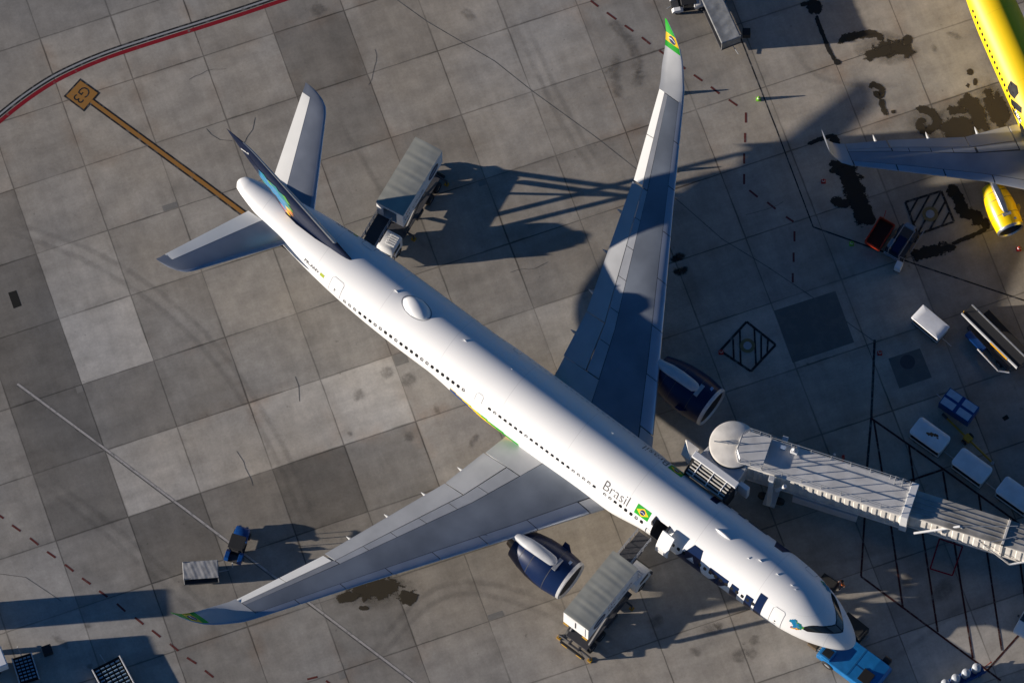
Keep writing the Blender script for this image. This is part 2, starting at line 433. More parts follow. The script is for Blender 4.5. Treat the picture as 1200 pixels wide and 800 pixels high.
# dark sealed crack line in the upper middle, running on under the wing
mb = MB(); ribbon(mb, px((440, -18), (468, 2), (500, 25), (580, 72), (624, 107), (700, 162), (748, 200), (797, 237), (846, 280), (900, 313), (955, 350), (995, 379), (1026, 401)), 0.065, lvl(0)); struct(mb.build('sealed_crack', P_CRK))
# black limit lines on the right
mb = MB()
ribbon(mb, px((866, 40), (910, 152), (953, 266)), 0.11, lvl(0)); ribbon(mb, px((953, 266), (1035, 295), (1065, 307), (1200, 352), (1320, 392)), 0.13, lvl(1))
ribbon(mb, px((1025, 398), (1021, 490), (1015, 560)), 0.2, lvl(0))
struct(mb.build('black_limit_line', P_BLK))
mb = MB()
W = 0.165
ribbon(mb, px((1021, 490), (1105, 549), (1176, 600), (1300, 690)), W, lvl(1))
ribbon(mb, px((1009, 675), (1157, 785), (1173, 797)), W, lvl(1)); ribbon(mb, px((1157, 785), (1190, 748), (1230, 704)), W, lvl(2))
for a in [((1105, 550), (1060, 565), (1009, 585)), ]: ribbon(mb, px(*a), W, lvl(3))
for a in [((1016, 560), (1009, 675)), ((1024, 492), (1034, 555), (1044, 615), (1058, 711)), ((1065, 521), (1072, 570), (1081, 624), (1099, 740)), ((1105, 552), (1112, 595), (1126, 685), (1140, 771)),
          ((1147, 580), (1157, 649), (1174, 762)), ((1188, 608), (1196, 662), (1204, 722))]:
    ribbon(mb, px(*a), W, lvl(4))
struct(mb.build('keep_clear_hatching', P_RBK))
mb = MB()
rr = px((1101, 631), (1090, 666), (1116, 674), (1128, 640))
for i in range(4): ribbon(mb, [rr[i], rr[(i + 1) % 4]], 0.12, lvl(5 + i % 2))
struct(mb.build('red_equipment_box', P_RED))
# red dashes
D = [((692, 1), (701, 8)), ((711, 15), (722, 23)), ((732, 30), (742, 37)), ((752, 44), (762, 52)), ((772, 59), (783, 67)), ((793, 73), (803, 81)), ((813, 88), (823, 95)), ((833, 102), (843, 110)), ((854, 117), (864, 124)),
 ((874, 132), (874, 144)), ((873, 156), (873, 167)), ((872, 180), (872, 192)), ((872, 204), (872, 216)), ((878, 223), (888, 231)), ((899, 237), (909, 245)), ((921, 254), (930, 260)), ((931, 271), (931, 283)), ((930, 296), (930, 307)), ((929, 320), (929, 331)),
 ((-6, 600), (4, 607)), ((14, 615), (24, 622)), ((35, 630), (45, 638)), ((55, 646), (65, 653)), ((76, 661), (86, 669)), ((96, 677), (106, 684)), ((116, 692), (126, 699)), ((137, 707), (147, 716)), ((158, 723), (168, 731)),
 ((178, 738), (188, 746)), ((199, 754), (209, 762)), ((219, 770), (230, 777)), ((240, 785), (250, 793)), ((261, 800), (271, 808)), ((360, 795.5), (372, 792.5)), ((382, 797), (390, 803))]
mb = MB()
for a, c in D: ribbon(mb, px(a, c), 0.17, lvl(1))
struct(mb.build('red_dashed_line', P_RED2))
# hatched hydrant boxes
def hatch_box(q, bars):
    mb = MB(); q = [Vector(p) for p in px(*q)]
    for i in range(4): ribbon(mb, [q[i], q[(i + 1) % 4]], 0.2, lvl(5 + i % 2))
    for t in bars:
        a = q[0].lerp(q[1], t) if t <= 1 else q[1].lerp(q[2], t - 1)
        c = q[0].lerp(q[3], t) if t <= 1 else q[3].lerp(q[2], t - 1)
        ribbon(mb, [a, c], 0.16, lvl(7))
    return struct(mb.build('hatched_marking', P_BLK))
hatch_box([(875, 377), (909, 404), (880, 435), (844, 411)], [])
hb = MB()
for a_, c_ in (((859, 397), (860, 422)), ((867, 387), (868, 427)), ((884, 385), (886, 429)), ((892, 391), (892, 422)), ((900, 397), (899, 413))): ribbon(hb, px(a_, c_), 0.15, lvl(7))
struct(hb.build('hatched_marking', P_BLK))
hatch_box([(1061, 237), (1103, 224), (1118, 260), (1075, 275)], [0.35, 0.68, 1.0, 1.33, 1.66])
for c, r in (((876, 405), 0.62), ((1090, 251), 0.66)):
    mb = MB(); p = gp(*c); mb.prism([(p.x + r * cos(t), p.y + r * sin(t)) for t in [2 * pi * i / 20 for i in range(20)]], 0.0, lvl(9))
    o = mb.build('hydrant_cover', mat('ochre_cover', (0.20, 0.16, 0.07), 0.6))
    mb = MB(); mb.prism([(p.x + r * .55 * cos(t), p.y + r * .55 * sin(t)) for t in [2 * pi * i / 20 for i in range(20)]], lvl(9) + .001, lvl(12)); mb.build('lid', STEEL, o)
    tag(o, 'round hydrant pit cover in the hatched box ' + ('ahead of the far engine' if c[0] < 1000 else 'beside the yellow engine'), 'pit cover')
for q, nm, m in (([(907, 364), (979, 341), (1001, 401), (929, 425)], 'dark_repair_patch', P_PATCH), ([(1041, 420), (1078, 408), (1092, 442), (1054, 455)], 'manhole_surround', P_PATCH), ([(9.5, 343), (19, 340), (25.5, 358), (16, 361.5)], 'black_repair_patch', P_WET2),
                 ([(1174, 489), (1180, 485.5), (1183, 490), (1177, 493)], 'black_repair_patch', P_WET2)):
    mb = MB(); mb.add([(*p, lvl(0) + .001) for p in px(*q)], [(0, 1, 2, 3)]); struct(mb.build(nm, m))
mb = MB(); p = gp(1063.5, 424); mb.lathe([(0, .62), (.012, .62), (.012, .54), (.009, .53), (.009, 0.01)], p, 'Z', 28); o = mb.build('manhole_cover', DGREY); o.location.z += 0.006
tag(o, 'round manhole lid set in the dark square patch', 'manhole')

# oil stains: sheets whose coverage falls from the middle (fade 1) to the rim (fade 0), broken up by noise
def stain_mat(name, col, lo, hi, amount, scale, opacity):
    m = bpy.data.materials.new(name); m.use_nodes = True
    n, l = m.node_tree.nodes, m.node_tree.links
    b = n['Principled BSDF']; b.inputs['Base Color'].default_value = (*col, 1); b.inputs['Roughness'].default_value = 0.7; b.inputs['Specular IOR Level'].default_value = 0.25
    at = n.new('ShaderNodeAttribute'); at.attribute_name = 'fade'
    tc = n.new('ShaderNodeTexCoord'); nz = n.new('ShaderNodeTexNoise'); nz.inputs['Scale'].default_value = scale; nz.inputs['Detail'].default_value = 9; nz.inputs['Roughness'].default_value = 0.66
    l.new(tc.outputs['Object'], nz.inputs['Vector'])
    ma = n.new('ShaderNodeMath'); ma.operation = 'MULTIPLY_ADD'; l.new(nz.outputs['Fac'], ma.inputs[0]); ma.inputs[1].default_value = amount; l.new(at.outputs['Fac'], ma.inputs[2])
    r = n.new('ShaderNodeMapRange'); r.interpolation_type = 'SMOOTHSTEP'
    r.inputs['From Min'].default_value = lo + amount * .5; r.inputs['From Max'].default_value = hi + amount * .5; r.inputs['To Max'].default_value = opacity
    l.new(ma.outputs[0], r.inputs['Value']); l.new(r.outputs[0], b.inputs['Alpha'])
    return m
S_OIL = stain_mat('oil_soaked_concrete', (0.055, 0.044, 0.028), .40, .54, 2.3, 1.9, .9)
S_WET = stain_mat('wet_black_concrete', (0.024, 0.022, 0.019), .40, .50, 2.0, 1.7, .93)
S_SFT = stain_mat('soft_black_stain', (0.03, 0.028, 0.024), .2, .9, 2.2, 2.2, .85)
S_RUB = stain_mat('rubber_smudge', (0.07, 0.06, 0.05), .15, 1.2, 2.4, 2.0, .30)
class Stain:
    def __init__(self): self.v, self.f, self.a = [], [], []
    def blob(self, u, v, rx, ry, ang=0, z=lvl(2), grow=1.45):
        c = gp(u, v); s = grow / 14.3; o = len(self.v); n = 28
        self.v.append((c.x, c.y, z)); self.a.append(1.0)
        for k in (.5, 1.0):
            for i in range(n):
                t = 2 * pi * i / n; x, y = rx * s * k * cos(t), ry * s * k * sin(t)
                self.v.append((c.x + x * cos(ang) - y * sin(ang), c.y + x * sin(ang) + y * cos(ang), z)); self.a.append(.78 if k < 1 else 0.0)
        for i in range(n):
            j = (i + 1) % n
            self.f.append((o, o + 1 + i, o + 1 + j)); self.f.append((o + 1 + i, o + 1 + n + i, o + 1 + n + j, o + 1 + j))
    def trail(self, pts, w, z=lvl(3)):
        P = smooth_path(px(*pts), 8); o = len(self.v); n = len(P); w *= 1.25
        for i, p in enumerate(P):
            d = (P[min(i + 1, n - 1)] - P[max(i - 1, 0)]).normalized(); nn = Vector((-d.y, d.x)); e = min(1, i / 4, (n - 1 - i) / 4)
            for k, f in ((-1, 0), (-.4, .8), (0, .9), (.4, .8), (1, 0)): q = p + nn * w * k; self.v.append((q.x, q.y, z)); self.a.append(f * e)
        for i in range(n - 1):
            for k in range(4): self.f.append((o + i * 5 + k, o + i * 5 + k + 1, o + i * 5 + k + 6, o + i * 5 + k + 5))
    def build(self, name, m):
        me = bpy.data.meshes.new(name); me.from_pydata(self.v, [], self.f); me.materials.append(m)
        at = me.attributes.new('fade', 'FLOAT', 'POINT'); at.data.foreach_set('value', self.a)
        o = bpy.data.objects.new(name, me); COL.objects.link(o); return struct(o)
S = Stain()
S.blob(437, 689, 31, 13, 0.12); S.blob(478, 699, 13, 10, -.2, lvl(3), 1.25); S.blob(408, 699, 13, 6, .2, lvl(4)); S.blob(427, 712, 5, 3)
S.trail([(978, 49), (1000, 43), (1024, 40), (1036, 48)], .4); S.blob(1040, 58, 17, 10, -.1); S.trail([(1006, 68), (1030, 62), (1062, 50), (1058, 40)], .5, lvl(4)); S.trail([(1040, 52), (1058, 58), (1069, 68)], .6, lvl(5))
S.trail([(1016, 102), (1026, 100), (1034, 106), (1031, 114), (1022, 106)], .3); S.trail([(1031, 112), (1034, 124), (1039, 138)], .28, lvl(4)); S.trail([(1046, 128), (1048, 136)], .2, lvl(4))
S.trail([(1073, 130), (1082, 128), (1092, 134), (1099, 143), (1090, 152), (1083, 154), (1078, 144), (1085, 140)], .42)
S.blob(1124, 152, 23, 20, .2, lvl(2), 1.3); S.trail([(1108, 133), (1120, 129), (1135, 131)], .45, lvl(4)); S.trail([(1122, 113), (1140, 125), (1146, 138), (1150, 158)], .8, lvl(5)); S.blob(1168, 128, 14, 27, .35, lvl(3), 1.3); S.trail([(1150, 112), (1165, 106)], .45, lvl(4))
S.blob(1136, 85, 4, 4); S.blob(1143, 96, 2.5, 4); S.trail([(1130, 96), (1137, 103)], .22, lvl(2))
S.build('oil_stain', S_OIL)
S = Stain(); S.blob(440, 691, 44, 20, .1, lvl(1)); S.blob(1128, 148, 36, 30, .2, lvl(1)); S.blob(1166, 128, 22, 36, .35, lvl(1) + .0005); S.blob(1040, 57, 34, 18, -.1, lvl(1)); S.blob(1085, 142, 20, 18, 0, lvl(1) + .001)
S.build('oil_halo', stain_mat('damp_halo', (0.10, 0.085, 0.06), .1, 1.3, 1.6, 1.2, .45))
S = Stain()
S.blob(954, 8, 9, 10, .3); S.trail([(956, 16), (960, 30), (966, 45), (972, 60), (981, 74)], .2); S.blob(981, 73, 4, 3.5, 0, lvl(4)); S.trail([(936, 6), (950, 4)], .25, lvl(5))
S.trail([(945, 170), (965, 162), (982, 158)], .22); S.blob(978, 165, 6, 8); S.blob(985, 196, 12, 11, .4, lvl(2)); S.trail([(986, 190), (998, 212), (1002, 228), (1010, 245), (1018, 268)], 1.0, lvl(4)); S.trail([(974, 231), (985, 238), (998, 238)], .5, lvl(5))
S.trail([(1064, 301), (1085, 296), (1110, 289), (1113, 286)], .62); S.trail([(1110, 288), (1140, 276), (1160, 266)], .22, lvl(4))
S.trail([(1110, 214), (1122, 232), (1130, 248), (1142, 252), (1148, 266)], .62, lvl(4)); S.blob(1155, 262, 5, 7)
S.build('wet_stain', S_WET)
S = Stain(); S.blob(796, 301, 7, 5, .3); S.blob(791, 304, 5, 4, 0, lvl(3)); S.blob(796, 319, 7, 5, -.3, lvl(4)); S.blob(801, 316, 5, 4, 0, lvl(5)); S.build('soft_stain', S_SFT)
S = Stain()
for k, (u, v, a_, c_) in enumerate([(453, 437, 8, 7), (420, 463, 8, 6), (479, 445, 9, 9), (479, 512, 6, 6), (555, 516, 9, 4), (512, 480, 6, 3), (833, 737, 10, 7), (842, 733, 5, 5), (884, 749, 6, 6), (866, 768, 8, 8), (880, 765, 7, 7), (815, 763, 6, 6), (372, 12, 10, 9), (588, 466, 5, 4),
                                   (1063, 680, 12, 6), (1105, 690, 11, 15), (770, 727, 9, 6), (410, 508, 4, 3), (72, 752, 12, 4), (105, 780, 4, 3), (103, 733, 3, 4), (650, 690, 2, 2), (1094, 57, 4, 5), (1118, 42, 4, 9)]):
    S.blob(u, v, a_, c_, .2 + k, lvl(2) + .0002 * k)
for k, a_ in enumerate([[(713, 22), (725, 35), (738, 50), (745, 68), (748, 92)], [(746, 78), (748, 92), (742, 104)], [(723, 62), (720, 80), (722, 100), (727, 120)], [(708, 80), (714, 88)], [(541, 10), (549, 18), (555, 26)]]):
    S.trail(a_, .5, lvl(5) + .0003 * k)
S.build('rubber_smudge', S_RUB)
# hairline cracks near the tail
mb = MB()
ribbon(mb, px((299, 138), (296, 152), (290, 160), (286, 168)), .045, lvl(1)); ribbon(mb, px((242, 151), (248, 158), (258, 164), (272, 165)), .05, lvl(1))
ribbon(mb, px((346, 441), (350, 452), (351, 470)), .05, lvl(1)); ribbon(mb, px((0, 672), (30, 676), (72, 704)), .04, lvl(1))
rc = random.Random(21)
for k in range(5):
    i, j = rc.randint(-2, 9), rc.randint(0, 11); x, y = rc.uniform(.6, 5.4), rc.uniform(.6, 5.3); pts = []
    h = rc.choice((0, 1.57, 2.4, .8)) + rc.uniform(-.3, .3)
    for q in range(7):
        X, Y = i * SA + x, -j * SB - y
        pts.append((SX0 + X * cos(SROT) - Y * sin(SROT), SY0 + X * sin(SROT) + Y * cos(SROT)))
        h += rc.uniform(-.35, .35); x += .55 * cos(h); y += .55 * sin(h)
    ribbon(mb, pts, rc.uniform(.02, .04), lvl(1) + .0002 * k)
struct(mb.build('hairline_crack', P_CRK))
mb = MB()
for k in range(9):
    i, j = rc.randint(-2, 8), rc.randint(1, 11); w, h = rc.uniform(.5, 1.3), rc.uniform(.4, 1.0); x0, y0 = rc.choice((.05, SA - w - .05)), rc.choice((.05, SB - h - .05)); q = []
    for dx, dy in ((0, 0), (w, 0), (w, h), (0, h)):
        X, Y = i * SA + x0 + dx, -j * SB - y0 - dy; q.append((SX0 + X * cos(SROT) - Y * sin(SROT), SY0 + X * sin(SROT) + Y * cos(SROT), lvl(0) + .0015))
    mb.add(q, [(0, 1, 2, 3)])
struct(mb.build('corner_repair', worn('corner_repair_mortar', (0.22, 0.21, 0.19), 0.5, 1.5, (0.27, 0.255, 0.23))))
S = Stain()
for k, a_ in enumerate([[(-20, 250), (120, 300), (240, 390), (330, 520), (380, 640)], [(-20, 262), (112, 312), (230, 400), (318, 526), (366, 644)], [(380, 110), (470, 260), (520, 300)], [(600, 20), (650, 130), (700, 210)], [(612, 16), (662, 126), (712, 206)],
                        [(420, 800), (520, 700), (640, 720), (760, 800)], [(408, 800), (512, 688), (646, 706), (776, 796)], [(900, 0), (960, 90), (1100, 100)], [(905, 640), (960, 660), (1060, 640)], [(1150, 690), (1090, 740), (1010, 800)], [(40, 560), (140, 640), (300, 780)], [(52, 554), (152, 632), (312, 772)]]):
    S.trail(a_, .3, lvl(1) + .0025 + .0002 * k)
S.build('tyre_track', stain_mat('tyre_track', (0.09, 0.085, 0.078), .1, 1.4, 1.9, .9, .17))

# ------------------------------------------------------------------ airliners
# aircraft frame: +X to the nose, +Y to the left wing tip, Z up; stations s are metres aft of the nose (x = -s)
T330 = [(0,4.2,4.2,0.02),(.10,4.50,3.92,.34),(.4,4.90,3.56,.70),(.9,5.36,3.22,1.07),(1.6,5.90,2.92,1.45),(2.5,6.54,2.66,1.84),(3.5,7.10,2.48,2.18),(5,7.62,2.34,2.52),(7,7.86,2.29,2.75),(9,7.92,2.28,2.82),
        (42,7.92,2.28,2.82),(44,7.92,2.33,2.82),(47,7.92,2.65,2.78),(50,7.9,3.2,2.66),(53,7.86,3.9,2.42),(56,7.79,4.7,2.05),(58.5,7.7,5.4,1.62),(60.5,7.58,6.0,1.2),(62,7.44,6.45,.78),(62.6,7.3,6.65,.5),(62.75,7.05,6.85,.12)]
class Profile:
    def __init__(self, T): self.T = T
    def at(self, s):
        T = self.T; s = min(max(s, T[0][0]), T[-1][0])
        for i in range(len(T) - 1):
            if s <= T[i + 1][0]: break
        t = (s - T[i][0]) / (T[i + 1][0] - T[i][0])
        def slope(j, k):
            if j == 0: return (T[1][k] - T[0][k]) / (T[1][0] - T[0][0])
            if j == len(T) - 1: return (T[j][k] - T[j - 1][k]) / (T[j][0] - T[j - 1][0])
            a = (T[j][k] - T[j - 1][k]) / (T[j][0] - T[j - 1][0]); b = (T[j + 1][k] - T[j][k]) / (T[j + 1][0] - T[j][0])
            return 0 if a * b <= 0 else 2 * a * b / (a + b)
        h = T[i + 1][0] - T[i][0]; r = []
        for k in (1, 2, 3):
            m0, m1 = slope(i, k) * h, slope(i + 1, k) * h
            r.append((2*t**3 - 3*t*t + 1) * T[i][k] + (t**3 - 2*t*t + t) * m0 + (-2*t**3 + 3*t*t) * T[i + 1][k] + (t**3 - t*t) * m1)
        return r
    def pt(self, s, phi, e=0.0):
        """skin point: phi in degrees from the top, positive to starboard (right); e = height above the skin"""
        top, bot, w = self.at(s); zc, hh = (top + bot) / 2, (top - bot) / 2; f = radians(phi)
        return Vector((-s, -(w + e) * sin(f), zc + (hh + e) * cos(f)))
P330 = Profile(T330)

def skin_poly(prof, name, poly, mats, parent, e=0.010, du=0.25, dphi=4.0, mi=None):
    """A patch of paint or glass that follows the fuselage skin; poly in (s, phi)."""
    bm = bmesh.new()
    bm.faces.new([bm.verts.new((p[0], p[1], 0)) for p in poly])
    xs = [p[0] for p in poly]; ys = [p[1] for p in poly]
    bmesh.ops.triangulate(bm, faces=bm.faces)
    def cut(lo, hi, step, axis):
        k = math.floor(lo / step) + 1
        while k * step < hi:
            co = [0, 0, 0]; no = [0, 0, 0]; co[axis] = k * step; no[axis] = 1
            bmesh.ops.bisect_plane(bm, geom=bm.verts[:] + bm.edges[:] + bm.faces[:], plane_co=co, plane_no=no); k += 1
    cut(min(ys), max(ys), dphi, 1)
    if max(xs) - min(xs) > du: cut(min(xs), max(xs), du, 0)
    bmesh.ops.triangulate(bm, faces=bm.faces)
    me = bpy.data.meshes.new(name)
    for v in bm.verts: v.co = prof.pt(v.co.x, v.co.y, e)
    bmesh.ops.recalc_face_normals(bm, faces=bm.faces)
    bm.to_mesh(me); bm.free()
    me.materials.append(mats); me.polygons.foreach_set('use_smooth', [True] * len(me.polygons))
    o = bpy.data.objects.new(name, me); COL.objects.link(o); o.parent = parent
    return o
def skin_text(prof, name, txt, size, s0, phi0, m, parent, side=1, e=0.012, shear=0.0, bold=0.0, stretch=1.0):
    me = text_mesh(txt, size, shear, bold)
    bm = bmesh.new(); bm.from_mesh(me)
    ys = [v.co.y for v in bm.verts]; k = min(ys)
    while k < max(ys):
        bmesh.ops.bisect_plane(bm, geom=bm.verts[:] + bm.edges[:] + bm.faces[:], plane_co=(0, k, 0), plane_no=(0, 1, 0)); k += 0.12
    for v in bm.verts:
        s = s0 - side * v.co.x * stretch; R = prof.at(s)[2]
        v.co = prof.pt(s, side * (phi0 - math.degrees(v.co.y / max(R, .5))), e)
    bmesh.ops.recalc_face_normals(bm, faces=bm.faces)
    bm.to_mesh(me); bm.free(); me.materials.clear(); me.materials.append(m)
    o = bpy.data.objects.new(name, me); COL.objects.link(o); o.parent = parent; return o

def yt(x, tc): return 5 * tc * (.2969 * math.sqrt(max(x, 0)) - .126 * x - .3516 * x * x + .2843 * x ** 3 - .1036 * x ** 4)
class Wing:
    """table rows: y, leading edge s, trailing edge s, z, cant (deg), thickness ratio"""
    def __init__(self, rows, inc=1.5): self.rows, self.inc = rows, tan(radians(inc))
    def sec(self, y):
        r = self.rows; y = min(max(y, r[0][0]), r[-1][0])
        for a, b in zip(r, r[1:]):
            if y <= b[0]: t = (y - a[0]) / (b[0] - a[0]); return [p + (q - p) * t for p, q in zip(a, b)]
    def pt(self, y, x, up, side, k=1.0, e=0.0, hinge=None, defl=0.0):
        _, le, te, z, cant, tc = self.sec(y); c = te - le
        h = (yt(x, tc) * c * (1.0 if up else -0.75)) * k + (e if up else -e)
        s = le + x * c; drop = -x * c * self.inc
        if hinge is not None and x > hinge: drop -= (x - hinge) * c * tan(radians(defl))
        f = radians(cant)
        return Vector((-s, side * (y - sin(f) * h), z + cos(f) * h + drop))
    def piece(self, name, y0, y1, x0, x1, side, mats, parent, k=1.0, e=0.0, n=7, dy=1.2, hinge=None, defl=0.0, x0b=None, x1b=None, mid=None, ys=None):
        if ys is None:
            m = max(2, int(abs(y1 - y0) / dy) + 2); ys = [y0 + (y1 - y0) * i / (m - 1) for i in range(m)]
            ys = sorted(set(ys) | {r[0] for r in self.rows if y0 < r[0] < y1})
        rings = []
        for y in ys:
            t = (y - y0) / (y1 - y0); a = x0 + ((x0b if x0b is not None else x0) - x0) * t; b = x1 + ((x1b if x1b is not None else x1) - x1) * t
            xs = [a + (b - a) * (i / (n - 1)) ** (2 if a < 0.01 else 1) for i in range(n)]
            rings.append([self.pt(y, x, True, side, k, e, hinge, defl) for x in xs] + [self.pt(y, x, False, side, k, e, hinge, defl) for x in reversed(xs)])
        mb = MB(); mids = None
        if mid: mids = [mid((a + b) / 2) for a, b in zip(ys, ys[1:])]
        mb.loft(rings, True, True, 0, mids)
        o = mb.build(name, mats, parent, smooth=True); return o

def engine(root, cy, cz, s0, L, R, body, lip, fan_parent_name='engine', pylon_mat=LGREY, wing_z=4.6):
    """Turbofan hung under the wing: nacelle (with lip, fan, core nozzle, plug, pylon as sub-parts)."""
    o = (-s0, cy, cz)
    mb = MB()
    prof = [(-.10 * L, R * .90), (-.05 * L, R * .955), (-.16 * L, R * .985), (-.30 * L, R * 1.03), (-.45 * L, R * 1.03), (-.62 * L, R * .99), (-.80 * L, R * .88), (-.93 * L, R * .765), (-1.0 * L, R * .70), (-.995 * L, R * .66), (-.8 * L, R * .66)]
    prof = [(-.055 * L, R * .955), (-.16 * L, R * .99), (-.30 * L, R * 1.03), (-.45 * L, R * 1.03), (-.62 * L, R * .99), (-.80 * L, R * .88), (-.93 * L, R * .765), (-1.0 * L, R * .70), (-.995 * L, R * .66), (-.75 * L, R * .64)]
    mb.lathe(prof, o, 'X', 48)
    nac = mb.build('engine', body, root, smooth=True)
    mb = MB(); mb.lathe([(-.28 * L, R * .76), (-.12 * L, R * .76), (-.03 * L, R * .815)], o, 'X', 48); mb.build('intake_duct', DGREY, nac, smooth=True)
    mb = MB(); mb.lathe([(-.03 * L, R * .812), (-.006 * L, R * .86), (0, R * .90), (-.012 * L, R * .94), (-.055 * L, R * .956)], o, 'X', 48); mb.build('intake_lip', lip, nac, smooth=True)
    mb = MB(); mb.lathe([(-.27 * L, R * .765), (-.27 * L, .01)], o, 'X', 40); mb.build('fan_disc', VOID, nac)
    mb = MB()
    for i in range(20):
        a = 2 * pi * i / 20; ca, sa = cos(a), sin(a)
        r0, r1 = R * .24, R * .745
        p = lambda r, t, x: (o[0] + x, o[1] + r * cos(a + t), o[2] + r * sin(a + t))
        mb.add([p(r0, -.16, -.20 * L), p(r1, -.12, -.22 * L), p(r1, .12, -.25 * L), p(r0, .16, -.25 * L)], [(0, 1, 2, 3)])
    mb.build('fan_blades', mat('fan_blade_grey', (0.05, 0.05, 0.055), 0.5), nac)
    mb = MB(); mb.lathe([(-.26 * L, R * .25), (-.18 * L, R * .19), (-.11 * L, R * .05), (-.10 * L, .005)], o, 'X', 24); mb.build('spinner', DGREY, nac, smooth=True)
    mb = MB(); mb.lathe([(-.75 * L, R * .50), (-1.0 * L, R * .47), (-1.12 * L, R * .36), (-1.115 * L, R * .32), (-.95 * L, R * .32)], o, 'X', 32); mb.build('core_nozzle', mat('scorched_metal', (0.20, 0.15, 0.11), 0.4, 0.8), nac, smooth=True)
    mb = MB(); mb.lathe([(-.95 * L, R * .26), (-1.1 * L, R * .22), (-1.24 * L, R * .08), (-1.26 * L, .01)], o, 'X', 24); mb.build('exhaust_plug', mat('scorched_metal', (0.20, 0.15, 0.11)), nac, smooth=True)
    # pylon: rounded fairing along the crown of the nacelle, running back under the wing
    rings = []
    for t, w, h0 in ((.27, .10, 1.00), (.295, .19, 1.05), (.34, .235, 1.09), (.42, .25, 1.13), (.62, .26, 1.16), (.8, .25, 1.08), (.95, .2, .95), (1.25, .14, .82), (1.5, .05, .78)):
        zt = cz + R * h0; zb = cz + R * (.55 if t > .8 else .8)
        rings.append([(o[0] - t * L, cy + R * w * x, z) for x, z in ((-1, zb), (-1, zt - .18), (-.62, zt - .03), (0, zt), (.62, zt - .03), (1, zt - .18), (1, zb))])
    mb = MB(); mb.loft(rings); mb.build('pylon', pylon_mat, nac, smooth=True)
    mb = MB(); zt = cz + R * 1.03
    for t0, t1, w in ((.235, .30, .30),): mb.span(o[0] - t1 * L, o[0] - t0 * L, cy - R * w, cy + R * w, zt - .16, zt - .01)
    mb.build('pylon_plate', STEEL, nac, bevel=.02)
    for tt, rr in ((.30, 1.031), (.62, .991), (.80, .882)):
        mb = MB(); mb.lathe([(-tt * L - .02, R * rr - .01), (-tt * L - .02, R * rr + .006), (-tt * L + .02, R * rr + .006), (-tt * L + .02, R * rr - .01)], o, 'X', 48); mb.build('cowl_seam', DGREY, nac, smooth=True)
    mb = MB(); mb.span(o[0] - .16 * L, o[0] - .12 * L, cy + R * .28, cy + R * .50, cz + R * .85, cz + R * .92); mb.build('access_panel', mat('pale_blue_panel', (.35, .45, .6), .4), nac)
    for sd in ((-1,) if cy > 0 else (1,)):
        a = radians(25)
        mb = MB(); mb.add([(o[0] - .24 * L, cy + sd * R * cos(a), cz + R * sin(a)), (o[0] - .42 * L, cy + sd * R * cos(a), cz + R * sin(a)), (o[0] - .42 * L, cy + sd * R * 1.26 * cos(a), cz + R * 1.26 * sin(a)), (o[0] - .34 * L, cy + sd * R * 1.26 * cos(a), cz + R * 1.26 * sin(a))], [(0, 1, 2, 3)])
        so = mb.build('nacelle_strake', body, nac); sm = so.modifiers.new('s', 'SOLIDIFY'); sm.thickness = .05
    return nac

def wheel_set(name, parent, x, y, r, w, wheels, strut_top, strut_r=.16):
    mb = MB(); mb.tube((x, y, r * .9), (x, y, strut_top), strut_r, 10)
    for dx in sorted({d[0] for d in wheels}): mb.tube((x + dx, y + min(d[1] for d in wheels), r), (x + dx, y + max(d[1] for d in wheels), r), .09)
    if len({d[0] for d in wheels}) > 1: mb.tube((x + min(d[0] for d in wheels), y, r), (x + max(d[0] for d in wheels), y, r), .14)
    g = mb.build(name, LGREY, parent, smooth=True)
    for dx, dy in wheels:
        mb = MB(); mb.lathe([(-w / 2, r * .55), (-w / 2, r * .9), (-w * .35, r), (w * .35, r), (w / 2, r * .9), (w / 2, r * .55)], (x + dx, y + dy, r), 'Y', 24); t = mb.build('wheel', BLACK, g, smooth=True)
        mb = MB(); mb.lathe([(-w * .42, .02), (-w * .42, r * .56), (w * .42, r * .56), (w * .42, .02)], (x + dx, y + dy, r), 'Y', 20)
        mb.build('wheel_rim', STEEL, g, smooth=True)
    return g

BRZ = ["..ac.....", ".aabdcc..", "aaaabaccd", "eaaabaccd", "..aaabbc.", "...aabcd.", "...bagf..", "..hbff...", "..hg....."]
MOS = {'a': CYAN, 'b': SKYB, 'c': TEAL, 'd': LIMEP, 'e': TEAL, 'f': ORNG, 'g': YELLOW, 'h': PINK}
def mosaic(name, parent, place):
    """The tail emblem: a country outline made of coloured squares. place(x, y) with x, y in 0..1"""
    mb = MB(); keys = list(MOS); N = len(BRZ)
    for r, row in enumerate(BRZ):
        for c, ch in enumerate(row):
            if ch == '.': continue
            ps = [place(u / 9, 1 - w / 9) for u, w in ((c, r), (c + 1, r), (c + 1, r + 1), (c, r + 1))]
            mb.add(ps, [(0, 1, 2, 3)], keys.index(ch))
    return mb.build(name, [MOS[k] for k in keys], parent, recalc=False)

FINN = mat('fin_navy_paint', (0.0022, 0.008, 0.032), 0.4, vary=0.08, scale=0.8, spec=0.2)
# ------- the white wide-body
HDG = -0.66238
NOSE = Vector((27.263, -27.182, 0))
JET = thing('airliner', 'large white four-stripe-tipped passenger jet with navy tail fin parked across the apron', 'airplane', NOSE, HDG)
JET['label'] = 'large white passenger jet with navy tail fin and green wing tips, biggest aircraft here'
def ac(s, y, z=0.0):
    """aircraft frame -> world"""
    return Matrix.Translation(NOSE) @ Matrix.Rotation(HDG, 4, 'Z') @ Vector((-s, y, z))

